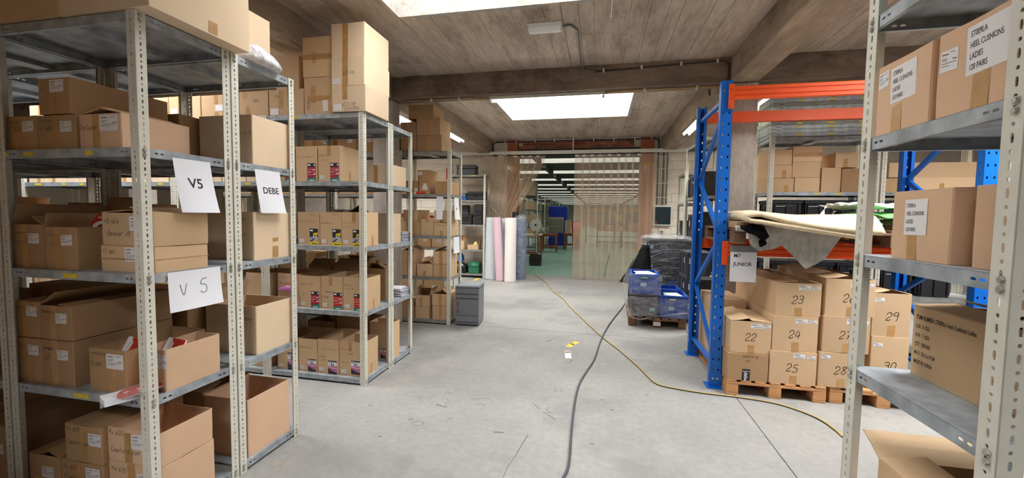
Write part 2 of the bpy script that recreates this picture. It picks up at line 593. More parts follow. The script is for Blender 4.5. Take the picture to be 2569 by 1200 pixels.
def ring(cx, cy, rx, ry, a=0):
    return [(cx + rx * math.cos(t) * math.cos(a) - ry * math.sin(t) * math.sin(a), cy + rx * math.cos(t) * math.sin(a) + ry * math.sin(t) * math.cos(a)) for t in [2 * PI * i / 20 for i in range(21)]]
SCUFF = mat('floor_scuff', S(96, 92, 88), .8, var=.2, scale=30)
mark(ring(-1.323, 2.838, 0.045, 0.03), 0.004, SCUFF)
mark(ring(-1.403, 2.888, 0.015, 0.015), 0.004, SCUFF)
mark(ring(-0.33, 3.698, 0.035, 0.03), 0.004, SCUFF)
mark(ring(-0.077, 3.788, 0.025, 0.025), 0.002, SCUFF)
mark(ring(-1.833, 3.019, 0.014, 0.014), 0.004, SCUFF)
mark([(-1.314, 3.368), (-1.31, 3.428), (-1.277, 3.419), (-1.27, 3.362)], 0.004, SCUFF)
mark([(-1.28, 3.254), (-1.261, 3.298), (-1.228, 3.243), (-1.25, 3.207), (-1.212, 3.171)], 0.004, SCUFF)
mark([(-1.307, 3.17), (-1.252, 3.147), (-1.208, 3.143)], 0.012, SCUFF)
mark([(-1.133, 2.967), (-1.104, 2.961), (-1.091, 2.978)], 0.006, SCUFF)
mark([(-1.05, 3.334), (-0.975, 3.361), (-0.901, 3.379)], 0.006, SCUFF)
mark([(-0.997, 3.246), (-0.95, 3.265), (-0.9, 3.248)], 0.005, SCUFF)
mark([(-0.527, 3.4), (-0.442, 3.287)], 0.006, SCUFF)
mark([(-0.414, 3.258), (-0.298, 3.145)], 0.007, SCUFF)
mark([(-0.379, 3.346), (-0.385, 3.287), (-0.355, 3.252), (-0.322, 3.246)], 0.004, SCUFF)
mark([(-0.471, 2.874), (-0.491, 2.745), (-0.508, 2.594)], 0.006, SCUFF)
mark([(-0.508, 2.594), (-0.531, 2.477), (-0.538, 2.36)], 0.004, SCUFF)
mark([(-0.721, 2.853), (-0.657, 2.863)], 0.014, SCUFF)
mark([(-0.332, 4.476), (-0.298, 4.434), (-0.271, 4.479), (-0.257, 4.534)], 0.008, SCUFF)
mark([(-0.585, 5.187), (-0.524, 5.346), (-0.403, 5.472), (-0.141, 5.56), (0.123, 5.592), (0.554, 5.804)], 0.004, SCUFF)
mark([(-0.63, 5.141), (-0.575, 5.19)], 0.018, SCUFF)
mark([(0.053, 3.591), (0.077, 3.589)], 0.012, SCUFF)
mark([(0.13, 3.42), (0.153, 3.418)], 0.012, SCUFF)
mark([(-0.021, 2.863), (-0.001, 2.863)], 0.012, SCUFF)
mark([(0.449, 3.796), (0.472, 3.793)], 0.012, SCUFF)
mark([(-1.516, 2.605), (-1.494, 2.605)], 0.012, SCUFF)
mark([(0.512, 4.114), (0.538, 4.111)], 0.012, SCUFF)
mark([(-0.331, 5.004), (-0.304, 5.108)], 0.07, YEL)
mark([(-0.285, 5.113), (-0.25, 5.206)], 0.07, YEL)
mark([(-0.332, 4.82), (-0.306, 4.601)], 0.07, LABEL)
mark([(-0.366, 4.782), (-0.284, 4.803)], 0.03, YEL)
mark([(-2.972, 9.576), (-2.971, 9.91)], 0.09, YEL)
mark([(-1.983, 2.157), (-1.962, 2.166)], 0.012, CB[2])

# columns and beams
def member(nm, x0, y0, z0, x1, y1, z1, m_, c=.012):
    return struct(MB().cbox(x0, y0, z0, x1, y1, z1, c).obj(nm, m_))
for x0, x1 in ((XL0, XL1), (XR0, XR1), (-7.6, -7.3), (5.9, 6.2)):
    for y0, y1 in ((YB0 + .0, YB1), (-.5, -.2), (FY - .02, FY + .2)):
        if (x0, y0) not in ((XL0, FY - .02), (XR0, FY - .02)):
            member('column', x0, y0, 0, x1, y1, 3.19, COLM)
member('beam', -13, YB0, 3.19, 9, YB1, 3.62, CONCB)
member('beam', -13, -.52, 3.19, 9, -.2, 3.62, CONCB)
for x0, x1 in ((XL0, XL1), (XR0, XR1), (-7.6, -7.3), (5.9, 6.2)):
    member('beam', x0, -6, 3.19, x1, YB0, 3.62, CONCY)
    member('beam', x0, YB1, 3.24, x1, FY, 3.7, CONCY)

# ceiling: every board the concrete was poured against is its own strip, cut round the roof lights
ceil_near = struct(MB().box(-13, -6, ZC + .03, -12.98, YB0, ZC + .05).obj('ceiling', CONC))
ceil_far = struct(MB().box(-13, YB1, ZF + .03, -12.98, FY + .2, ZF + .05).obj('ceiling', CONC))
def planks(parent, x0, x1, y0, y1, z, wd, holes):
    x = x0
    rnd = random.Random(int(x0 * 100) + int(y0 * 10))
    while x < x1 - .01:
        w_ = min(wd * rnd.uniform(.8, 1.2), x1 - x)
        if x1 - x - w_ < .05:
            w_ = x1 - x
        spans = [(y0, y1)]
        for hx0, hx1, hy0, hy1 in holes:
            if x < hx1 - .001 and x + w_ > hx0 + .001:
                if x < hx0 - .001:
                    w_ = hx0 - x
                    continue
                if x + w_ > hx1 + .001:
                    w_ = hx1 - x
                spans = [s_ for a, b in spans for s_ in ((a, min(b, hy0)), (max(a, hy1), b)) if s_[1] - s_[0] > .01]
        for a, b in spans:
            cuts = [a]
            if b - a > 2.5 and rnd.random() < .6:
                cuts.append(a + (b - a) * rnd.uniform(.3, .7))
            cuts.append(b)
            for c0, c1 in zip(cuts, cuts[1:]):
                dz = rnd.uniform(0, .006)
                mb = MB()
                g = rnd.choice((.0008, .0012, .003))
                mb.box(x + g, c0 + .001, z - .008 + dz, x + w_ - g, c1 - .001, z + .04)
                struct(mb.obj('plank', CONC, parent))
        x += w_
HO = [(s[0], s[1], s[2], s[3]) for s in SKY]
planks(ceil_near, XL1, XR0, -.2, YB0, ZC, .15, [HO[0]])
planks(ceil_near, XR1, 5.9, 1.0, YB0, ZC, .17, [HO[4]])
planks(ceil_near, -7.3, XL0, -.2, YB0, ZC, .3, [HO[2]])
planks(ceil_far, XL1, XR0, YB1, FY, ZF, .17, [HO[1]])
planks(ceil_far, XR1, 5.9, YB1, FY, ZF, .3, [HO[5]])
planks(ceil_far, -7.3, XL0, YB1, FY, ZF, .3, [HO[3]])
for x0, x1, y0, y1, z in ((-13, -7.6, -6, YB0, ZC), (6.2, 9, -6, YB0, ZC), (XR1, 5.9, -.2, 1.0, ZC), (-13, -7.6, YB1, FY, ZF), (6.2, 9, YB1, FY, ZF),
                          (-7.3, XL0, -6, -.52, ZC), (XR1, 5.9, -6, -.52, ZC), (XL1, HO[6][0], -6, -.52, ZC), (HO[6][1], XR0, -6, -.52, ZC), (HO[6][0], HO[6][1], -6, HO[6][2], ZC), (HO[6][0], HO[6][1], HO[6][3], -.52, ZC)):
    struct(MB().box(x0, y0, z, x1, y1, z + .04).obj('panel', CONC, ceil_near if y0 < 5 else ceil_far))

# roof lights: white lime-washed wells closed by a pane of daylight
for k, s in enumerate(SKY):
    x0, x1, y0, y1, zt = s[:5]
    zb = (ZC if y0 < 5 else ZF) - .006
    wn = struct(MB().box(x0 - .06, y0 - .06, zt, x1 + .06, y1 + .06, zt + .02).obj('window_%d' % (k + 1), PANE))
    wn.name = 'window_%d' % (k + 1)
    t = .05
    for a in ((x0 - t, y0 - t, x0, y1 + t), (x1, y0 - t, x1 + t, y1 + t), (x0, y0 - t, x1, y0), (x0, y1, x1, y1 + t)):
        mb = MB()
        # rough cast arris at the foot of the well
        mb.box(a[0], a[1], zb, a[2], a[3], zt)
        struct(mb.obj('well_wall', WHITEC, wn))

# outer walls
struct(MB().box(-13.2, -6, 0, -13, FY + .2, 3.7).obj('wall_left', WALL))
struct(MB().box(9, -6, 0, 9.2, FY + .2, 3.7).obj('wall_right', WALL))
struct(MB().box(-13.2, -6.2, 0, 9.2, -6, 3.7).obj('wall_near', WALL))
# far wall: painted blocks laid in courses, with a doorway wide enough for a truck
OX0, OX1, OZ = -2.43, 1.27, 3.36
wf = struct(MB().box(-13, FY + .012, 0, OX0, FY + .2, 3.75).box(OX1, FY + .012, 0, 9, FY + .2, 3.75).obj('wall_far', MORT))
BW, BH = .45, .20
blk = {}
def block(x0, x1, z0, z1):
    key = (round(x1 - x0, 3), round(z1 - z0, 3))
    if key not in blk:
        mb = MB()
        mb.cbox(.003, 0, .003, key[0] - .003, .05, key[1] - .003, .0025)
        blk[key] = mb.mesh('block', BLOCK)
    struct(link('block', blk[key], wf, (x0, FY + random.uniform(0, .004), z0)))
for r in range(18):
    z0, z1 = r * BH, min((r + 1) * BH, ZF)
    for xa, xb in ((-6.0, OX0), (OX1, 4.0)):
        x = xb if xa < 0 else xa
        off = BW / 2 if r % 2 else BW
        while (x > xa + .02) if xa < 0 else (x < xb - .02):
            if xa < 0:
                n = max(xa, x - off)
                block(n, x, z0, z1)
            else:
                n = min(xb, x + off)
                block(x, n, z0, z1)
            x = n
            off = BW
# brick lintel over the doorway and its dark steel
lint = struct(MB().box(OX0 + .28, FY + .03, OZ, OX1 - .3, FY + .2, 3.7).obj('trim_1', MORT))
brm = [MB().cbox(0, 0, 0, .205, .06, .06, .006).mesh('brick', BRICK), MB().cbox(0, 0, 0, .1, .06, .06, .008).mesh('brick', BRICK)]
for r in range(3):
    x = OX0 + .29 + (.11 if r % 2 else 0)
    while x < OX1 - .52:
        k = 0 if random.random() < .8 else 1
        struct(link('brick', brm[k], lint, (x, FY + random.uniform(-.012, .012), OZ + .02 + r * .072)))
        x += .217 if k == 0 else .112
struct(MB().box(OX0 + .27, FY - .02, OZ - .17, OX1 - .3, FY + .2, OZ).obj('trim_2', mat('lintel_steel', S(52, 36, 32), .7, var=.2)))
# red oxide door posts (rolled steel sections)
for x0, x1 in ((OX0, OX0 + .28), (OX1 - .32, OX1)):
    mb = MB()
    mb.box(x0, FY - .06, 0, x1, FY - .045, 3.6).box(x0, FY + .2, 0, x1, FY + .215, 3.6).box((x0 + x1) / 2 - .01, FY - .045, 0, (x0 + x1) / 2 + .01, FY + .2, 3.6)
    j = mb.obj('door_1' if x0 < 0 else 'door_2', RUST)
    struct(j)

# far hall seen through the doorway: beams and roof lights one behind another
struct(MB().box(-13.2, FY + .2, 0, -9, 62, 3.7).obj('wall_left', WALL))
struct(MB().box(7, FY + .2, 0, 9, 62, 3.7).obj('wall_right', WALL))
struct(MB().box(-13, 62, 0, 9, 62.2, 5).obj('wall_end', WALL))
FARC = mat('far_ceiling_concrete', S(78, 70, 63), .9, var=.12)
FARW = mat('far_well_white', S(240, 236, 226), .9, var=.04)
y = FY + .2
PT = 3.3
wy = 13.55                                # far wall of the first roof light of the hall
for i in range(15):
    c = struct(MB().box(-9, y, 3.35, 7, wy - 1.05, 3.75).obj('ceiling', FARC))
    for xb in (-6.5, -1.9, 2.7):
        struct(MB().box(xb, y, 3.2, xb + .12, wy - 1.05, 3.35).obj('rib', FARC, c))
    wn = struct(MB().box(-9, wy - 1.1, 4.28, 7, wy + .05, 4.3).obj('window_%d' % (i + 10), PANEF))
    struct(MB().box(-9, wy, 3.35, 7, wy + .04, 4.28).obj('well_wall', FARW, wn))
    struct(MB().box(-9, wy - 1.09, 3.35, 7, wy - 1.05, 4.28).obj('well_wall', FARW, wn))
    y = wy + .04
    wy += PT
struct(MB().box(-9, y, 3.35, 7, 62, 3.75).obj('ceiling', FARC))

# ------------------------------------------------------------------ cartons
def fput(face, w, d, h):
    if face == 'f': return lambda u, v, o=.0008: (-w / 2 + u, -d / 2 - o, v)
    if face == 'b': return lambda u, v, o=.0008: (w / 2 - u, d / 2 + o, v)
    if face == 'r': return lambda u, v, o=.0008: (w / 2 + o, -d / 2 + u, v)
    if face == 'l': return lambda u, v, o=.0008: (-w / 2 - o, d / 2 - u, v)
    return lambda u, v, o=.0008: (-w / 2 + u, -d / 2 + v, h + o)

def fmat(face, w, d, h, u, v, o=.0012):
    p = fput(face, w, d, h)
    a = Vector(p(u, v, o))
    du = Vector(p(u + 1, v, o)) - a
    dv = Vector(p(u, v + 1, o)) - a
    n = du.cross(dv)
    return Matrix((du, dv, n)).transposed().to_4x4(), a

def body_mesh(w, d, h, tone, jit=.0008, bulge=0):
    mb = MB()
    c, t = .004, .004
    def ringp(i, z):
        x, y_ = w / 2 - i, d / 2 - i
        return [Vector(p) for p in ((-x + c, -y_, z), (x - c, -y_, z), (x, -y_ + c, z), (x, y_ - c, z), (x - c, y_, z), (-x + c, y_, z), (-x, y_ - c, z), (-x, -y_ + c, z))]
    rnd = random.Random(int(w * 1e4) + int(h * 1e5))
    rings = [ringp(0.001, 0), ringp(-bulge * .6, h * .3), ringp(-bulge, h * .55), ringp(0, h), ringp(t, h), ringp(t, t)]
    for k in (1, 2):
        for p in rings[k]:
            p.x += rnd.uniform(-jit, jit)
            p.y += rnd.uniform(-jit, 0) if False else 0
    mb.loft(rings, 0, True)
    return mb

def flap(parent, face, w, d, h, ln, ang, tone, bend=0, lift=0):
    t = .0035
    a = R(ang)
    if face in 'fb':
        s = -1 if face == 'f' else 1
        hinge = lambda q: Vector((q, s * (d / 2 - .002), h))
        inw = Vector((0, -s, 0))
        ext = w / 2
    else:
        s = -1 if face == 'l' else 1
        hinge = lambda q: Vector((s * (w / 2 - .002), q, h))
        inw = Vector((-s, 0, 0))
        ext = d / 2
    D = inw * math.cos(a) + Vector((0, 0, 1)) * math.sin(a)
    Nn = Vector((0, 0, 1)) * math.cos(a) - inw * math.sin(a)
    D2 = inw * math.cos(a + R(bend)) + Vector((0, 0, 1)) * math.sin(a + R(bend))
    mb = MB()
    rows = []
    for k, e in ((0, ext - .002), (.5, ext - .004), (1, ext - .008)):
        off = D * ln * min(k, .5) + D2 * ln * max(0, k - .5)
        A, B = hinge(-e) + off, hinge(e) + off
        rows.append([A, B, B + Nn * t, A + Nn * t])
    mb.loft(rows)
    o = mb.obj('flap', CB[tone], parent, fix=True)
    return o

BOXN = [0]
def carton(label, x, y, z, w, d, h, tone=0, fl='closed', deco=(), rz=0, group=None, seam=None, name='cardboard_box', bulge=0, tilt=None):
    """front left corner at x, y; deco lists what is stuck or written on it"""
    x += random.uniform(-.0004, .0004)
    o = thing(name, label, 'box', (x + w / 2, y + d / 2, z), R(rz), group)
    if tilt:
        o.rotation_euler = tuple(R(a) for a in tilt)
    seam = seam or ('y' if d >= w else 'x')
    hb = h - .004 if fl == 'closed' else h
    body_mesh(w, d, hb, tone, bulge=bulge).obj('body', CB[tone], o, fix=True)
    if fl == 'closed':
        if seam == 'y':
            flap(o, 'l', w, d, hb, w / 2 - .001, 0, tone)
            flap(o, 'r', w, d, hb, w / 2 - .001, 0, tone)
        else:
            flap(o, 'f', w, d, hb, d / 2 - .001, 0, tone)
            flap(o, 'b', w, d, hb, d / 2 - .001, 0, tone)
    elif isinstance(fl, dict):
        for k, (an, ln) in fl.items():
            flap(o, k, w, d, hb, ln, an, tone, bend=8 if an > 5 else 0)
    tp, lb, inkm = MB(), [], MB()
    for it in deco:
        k, face = it[0], it[1]
        fw = w if face in 'fbt' else d
        fh = d if face == 't' else h
        P = fput(face, w, d, h)
        if k == 'tape':          # upright strip: u centre, v from, v to, width
            u, v0, v1, tw = it[2] * fw, it[3] * fh, it[4] * fh, it[5] if len(it) > 5 else .048
            j = random.uniform(-.004, .004)
            tp.q([P(u - tw / 2, v0, .0005), P(u + tw / 2, v0 + (abs(j) if v0 else 0), .0005), P(u + tw / 2 + j, v1 - .001, .0005), P(u - tw / 2 + j, v1 - .001 - abs(j), .0005)])
        elif k == 'htape':
            u0, u1, v, tw = it[2] * fw, it[3] * fw, it[4] * fh, .048
            tp.q([P(u0, v - tw / 2, .0008), P(u1, v - tw / 2, .0008), P(u1, v + tw / 2, .0008), P(u0, v + tw / 2, .0008)])
        elif k == 'label':       # paper label: lower left u, v as shares, size in metres
            u, v, lw, lh = it[2] * fw, it[3] * fh, it[4], it[5]
            sk = random.uniform(-.004, .004)
            mb = MB()
            mb.q([P(u, v + sk, .0009), P(u + lw, v, .0009), P(u + lw, v + lh, .0009), P(u, v + lh + sk, .0009)], 0)
            rnd = random.Random(BOXN[0] * 7 + 3)
            if len(it) > 6 and it[6] == 'bar':
                rows_ = [(.06, .74, .5, .10), (.06, .58, .62, .07), (.2, .25, .72, .06), (.2, .17, .72, .04)]
            else:
                rows_ = [(.08, .80, .38, .06), (.56, .84, .3, .03), (.08, .62, .34, .03), (.08, .54, .3, .03), (.70, .48, .24, .05), (.08, .38, .84, .03), (.08, .27, .5, .025)]
            for a, b, c_, e in rows_:
                c_ *= rnd.uniform(.85, 1.05)
                mb.q([P(u + a * lw, v + b * lh + sk, .0013), P(u + (a + c_) * lw, v + b * lh, .0013), P(u + (a + c_) * lw, v + (b + e) * lh, .0013), P(u + a * lw, v + (b + e) * lh + sk, .0013)], 1)
            mb.obj('label', [LABEL, PRINT], o)
        elif k == 'ink':         # handwriting: u, v as shares, height of a capital in metres, words
            ink_strokes(inkm, it[5], it[2] * fw, it[3] * fh, it[4], lambda a, b: P(a, b, .0011), wgt=it[6] if len(it) > 6 else None, seed=BOXN[0])
        elif k == 'inkv':        # the same, written upwards
            ink_strokes(inkm, it[5], 0, 0, it[4], lambda a, b, U=it[2] * fw, V=it[3] * fh: P(U - b, V + a, .0011), seed=BOXN[0])
        elif k == 'print':
            M_, a = fmat(face, w, d, h, it[2] * fw, it[3] * fh, .0008)
            M_.translation = a
            place_text('printed_text', it[5], it[4], M_, o, INK, it[6] if len(it) > 6 else False, space=it[7] if len(it) > 7 else 1.0, sx=it[8] if len(it) > 8 else 1)
        elif k == 'sticker':
            sticker(o, P, it[2] * fw, it[3] * fh, it[4], it[5], it[6])
        elif k == 'sheet':       # plain paper sheet
            u, v, lw, lh = it[2] * fw, it[3] * fh, it[4], it[5]
            sk = it[6] if len(it) > 6 else 0
            MB().q([P(u, v, .0009), P(u + lw, v + sk, .0009), P(u + lw, v + lh + sk, .0009), P(u, v + lh, .0009)]).obj('label', LABEL, o)
    if tp.f:
        tp.obj('tape', TAPE, o)
    if inkm.f:
        inkm.obj('handwriting', INK if label.startswith('carton numbered') else PEN, o)
    BOXN[0] += 1
    return o

def sticker(o, P, u, v, w, h, kind):
    """colour print stuck on the carton; w, h in metres"""
    mb = MB()
    def rect(a, b, c, d, mi, off=.001):
        mb.q([P(u + a * w, v + b * h, off), P(u + c * w, v + b * h, off), P(u + c * w, v + d * h, off), P(u + a * w, v + d * h, off)], mi)
    def poly(pts, mi, off=.0014):
        mb.q([P(u + a * w, v + b * h, off) for a, b in pts], mi)
    if kind in ('red', 'red2'):
        mats = [DKPR, CRIM if kind == 'red' else RED, TEAL, PAPER, mat_pale]
        rect(0, .78, 1, 1, 0)
        rect(0, .18, 1, .78, 1)
        rect(0, 0, 1, .18, 2)
        poly([(.0, .14), (1, .14), (1, .27), (.55, .20)], 2)
        rect(.06, .86, .36, .95, 3, .0014)
        poly([(.78, .86), (.9, .84), (.96, .9), (.9, .96), (.8, .94)], 3)
        poly([(.05, .30), (.14, .34), (.32, .62), (.44, .74), (.36, .62), (.22, .40)], 4)
        poly([(.0, .54), (.46, .48), (.46, .51), (.0, .57)], 4)
        for k in range(3):
            poly([(0, .36 + .15 * k), (1, .38 + .14 * k), (1, .395 + .14 * k), (0, .375 + .15 * k)], 4, .0012)
        poly([(.62, .36), (.95, .40), (.98, .44), (.8, .48), (.75, .45), (.9, .43), (.66, .40)], 3)
        poly([(.55, .58), (.9, .62), (.95, .67), (.6, .66), (.6, .63), (.85, .64)], 3)
        rect(.25, .04, .85, .09, 3, .0014)
    elif kind == 'yellow':
        mats = [DKPR, GRYPR, GLOVE, PAPER, mat_pale]
        rect(0, .5, 1, 1, 0)
        rect(0, .2, 1, .5, 1)
        rect(0, 0, 1, .2, 2)
        rect(.06, .84, .4, .94, 3, .0014)
        poly([(.4, .62), (.44, .72), (.6, .76), (.64, .66), (.55, .58), (.44, .56)], 2)
        poly([(.62, .64), (.7, .76), (.92, .78), (.98, .68), (.9, .6), (.72, .58)], 2)
        poly([(.42, .46), (.56, .46), (.58, .56), (.4, .56)], 3)
        poly([(.68, .44), (.84, .46), (.86, .56), (.68, .56)], 3)
        poly([(0, .22), (.5, .42), (.62, .42), (.2, .2)], 0)
        poly([(.3, .2), (.85, .42), (.98, .38), (.5, .2)], 4)
        poly([(0, .2), (1, .2), (1, .26)], 2)
        rect(.2, .05, .9, .1, 0, .0014)
    else:
        mats = [DKPR, PAPER, PINK, GRYPR, mat_pale]
        rect(0, .62, 1, 1, 1)
        rect(0, .9, 1, 1, 0, .0012)
        rect(0, 0, 1, .62, 2)
        poly([(0, 0), (1, 0), (1, .12), (.6, .2), (.2, .34), (0, .42)], 0)
        rect(.08, .8, .3, .95, 3, .0014)
        poly([(.34, .64), (.44, .62), (.46, .74), (.42, .84), (.36, .84)], 0)
        poly([(.54, .62), (.64, .66), (.62, .84), (.56, .84)], 0)
        poly([(0, .52), (.6, .42), (1, .44), (1, .5), (.5, .5), (0, .6)], 4)
    mb.obj('sticker', mats, o)
mat_pale = mat('pale_print', S(226, 196, 196), .5, var=.05)

# ------------------------------------------------------------------ slotted steel shelving
_posts, _shelves = {}, {}
def post_mesh(H, pitch, W=.048, slot=(.0042, .0092), rnd_=.004):
    key = (H, pitch, W)
    if key not in _posts:
        mb = MB()
        holes = []
        z = pitch * .5
        k = 0
        while z < H - pitch * .3:
            holes.append((z, slot[0], slot[1]) if k % 2 == 0 else (z, rnd_, rnd_))
            z += pitch / 2
            k += 1
        t = .0028
        strip(mb, H, W, t, holes, lambda u, v, w_: (u, w_, v))
        strip(mb, H, W, t, holes, lambda u, v, w_: (w_, u, v))
        _posts[key] = mb.mesh('corner_post', POST)
    return _posts[key]

def shelf_mesh(w, d, m_, lip=.042):
    key = (round(w, 3), round(d, 3), m_.name)
    if key not in _shelves:
        mb = MB()
        mb.box(.004, .004, -.0015, w - .004, d - .004, 0)
        t = .0015
        def hl(L):
            return [(.075, .0042, .009), (.102, .0042, .009), (L - .102, .0042, .009), (L - .075, .0042, .009)]
        strip(mb, w - .008, lip, t, hl(w - .008), lambda u, v, w_: (.004 + v, .004 + w_, -u))
        strip(mb, w - .008, lip, t, hl(w - .008), lambda u, v, w_: (.004 + v, d - .004 - w_, -u))
        strip(mb, d - .008, lip, t, hl(d - .008), lambda u, v, w_: (.004 + w_, .004 + v, -u))
        strip(mb, d - .008, lip, t, hl(d - .008), lambda u, v, w_: (w - .004 - w_, .004 + v, -u))
        for a in ((.004, .004, w - .004, .02), (.004, d - .02, w - .004, d - .004), (.004, .02, .02, d - .02), (w - .02, .02, w - .004, d - .02)):
            mb.box(a[0], a[1], -lip - .0012, a[2], a[3], -lip)
        _shelves[key] = mb.mesh('shelf', m_)
        bb = MB().box(w / 2 - .05, .006, -.028, w / 2 + .05, d - .006, -.0016)
        _shelves[key + ('s',)] = bb.mesh('stiffener', m_)
    return _shelves[key], _shelves[key + ('s',)]

_boltm = None
def bolt_mesh():
    global _boltm
    if not _boltm:
        mb = MB()
        mb.loft([[(.0075 * math.cos(PI / 3 * j), 0, .0075 * math.sin(PI / 3 * j)) for j in range(6)], [(.0072 * math.cos(PI / 3 * j), -.006, .0072 * math.sin(PI / 3 * j)) for j in range(6)]])
        mb.loft([[(.011 * math.cos(PI / 4 * j), .0, .011 * math.sin(PI / 4 * j)) for j in range(8)], [(.011 * math.cos(PI / 4 * j), -.0012, .011 * math.sin(PI / 4 * j)) for j in range(8)]])
        _boltm = mb.mesh('bolt', BOLT)
    return _boltm

def shelving(label, x0, y0, w, d, zs, H=2.53, pitch=.052, group=None, bolts='', m_=None, tags=(), W=.048, cut=0, slot=(.0042, .0092), rd=.004, brace=True):
    """open shelving: four pierced angle posts, folded steel shelves; bolts: which posts get bolt heads ('r' the +x end, 'l' the -x end)"""
    o = thing('shelving_unit', label, 'shelving', (x0, y0, 0), 0, group)
    pm = post_mesh(H, pitch, W, slot, rd)
    for (px, py, rz) in ((0, 0, 0), (w, 0, PI / 2), (w, d, PI), (0, d, -PI / 2)):
        link('corner_post', pm, o, (px, py, 0), rz)
    sm, st = shelf_mesh(w, d, m_ or GALV)
    for z in zs:
        s_ = link('shelf', sm, o, (0, 0, z))
        if brace:
            link('stiffener', st, s_)
        for e in bolts:
            X, rz = (w + .0005, PI / 2) if e == 'r' else (-.0005, -PI / 2)
            for yb in (.024, d - .024):
                for dz in (-.012, -.036):
                    link('bolt', bolt_mesh(), o, (X, yb, z + dz), rz)
    for xa, z, tw in tags:     # yellow label strips on the front lip
        MB().box(xa - x0, .0025, z - .034, xa - x0 + tw, .0038, z - .012).obj('shelf_label', YEL, o)
    return o

# ------------------------------------------------------------------ shelving rows
ZS = [.06, .69, 1.295, 1.895, 2.51]
G1 = 'grey slotted shelving bays of the first row'
shelving('beige slotted steel shelving bay at the end of the first row, carrying the V5 signs', -3.0, 1.508, .91, .49, ZS, 2.514, group=G1, bolts='r', tags=((-2.99, 1.895, .05), (-2.83, 1.895, .07), (-2.42, 1.895, .045), (-2.60, 1.295, .09), (-2.57, .69, .10)))
shelving('beige slotted steel shelving bay at the end of the first row, carrying the DEBE sign', -3.0, 2.006, .91, .495, ZS, 2.514, group=G1, bolts='r')
shelving('slotted shelving bay beside the V5 bay, one step further from the aisle', -3.92, 1.508, .91, .49, ZS, 2.514, group=G1)
shelving('slotted shelving bay behind the V5 bay, seen in shadow between its posts', -3.92, 2.006, .91, .495, ZS, 2.514, group=G1)
shelving('slotted shelving bay deepest in the shade of the first row', -4.84, 2.006, .91, .495, ZS, 2.514, group=G1)
G2 = 'slotted shelving bays of the second row'
shelving('slotted shelving bay of the second row holding cartons with red and yellow stickers', -3.15, 3.352, 1.06, .49, ZS, 2.514, group=G2, bolts='r', tags=((-2.84, 2.51, .085),))
shelving('slotted shelving bay at the aisle end of the second row, holding flat grey paper piles', -3.15, 3.85, 1.06, .485, ZS, 2.514, group=G2, bolts='r')
for k, (xx, wds) in enumerate(((-4.21, 'next after the sticker carton bay'), (-5.27, 'two bays in from the sticker carton bay'), (-6.33, 'three bays in from the sticker carton bay'))):
    shelving('slotted shelving bay of the second row, ' + wds, xx, 3.352, 1.06, .49, ZS, 2.514, group=G2, tags=((xx + .2, 1.895, .1), (xx + .6, 1.895, .06), (xx + .85, 1.895, .06)))
    if k < 2:
        shelving('slotted shelving bay backing the second row, ' + wds, xx, 3.85, 1.06, .485, ZS, 2.514, group=G2)
G3 = 'slotted shelving bays of the third row'
shelving('slotted shelving bay at the aisle end of the third row, next to the grey cabinet', -2.89, 5.55, .80, .5, ZS, 2.525, group=G3, bolts='r', m_=GALVD)
for k, (xx, wds) in enumerate(((-3.95, 'behind the concrete column'), (-5.02, 'one bay past the concrete column'), (-6.09, 'two bays past the concrete column'))):
    shelving('slotted shelving bay of the third row, ' + wds, xx, 5.55, 1.05, .5, ZS, 2.525, group=G3, m_=GALVD)
shelving('pale shelving bay behind the third row, full of red and white cartons', -3.70, 7.0, 1.0, .45, [.06, .5, 1.0, 1.52, 1.95], 2.0, m_=GALV)
shelving('steel shelving bay against the white block wall, holding tool cases', -3.83, 9.98, 1.0, .45, [.1, .72, 1.36, 1.98, 2.62], 2.63, m_=GALVD, tags=((-3.2, 2.62, .12),))
# right hand rows
shelving('nearest slotted steel shelving bay on the aisle side, holding heel cushion cartons', .95, 1.18, 1.0, .61, [.42, 1.045, 1.475, 1.9, 2.33, 2.75], 3.0, .0655, bolts='l', W=.055, slot=(.005, .0125), rd=.0052)
GH = 'slotted shelving bays behind the orange beams'
for k, (xx, wds) in enumerate(((2.02, 'under the stack of loose steel shelves'), (3.2, 'behind the blue upright, beside the one with loose steel shelves'), (4.38, 'last one behind the orange beams'))):
    shelving('slotted shelving bay ' + wds, xx, 5.6, 1.16, .5, [.1, .72, 1.33, 1.94, 2.6], 2.605, .052, group=GH, m_=GALV if k == 0 else GALVD, tags=((xx + .50, 1.94, .06), (xx + .72, 1.94, .07)))
shelving('tall dark shelving bay beyond the blue upright, stacked with black crates', 1.62, 7.3, .5, 1.25, [.1, .7, 1.25, 1.98, 2.93], 2.94, m_=GALVD)
shelving('narrow grey shelving bay beside the fuse panel wall', 1.62, 8.62, .5, .75, [.1, .7, 1.25, 1.9, 2.5], 2.52, m_=GALVD)

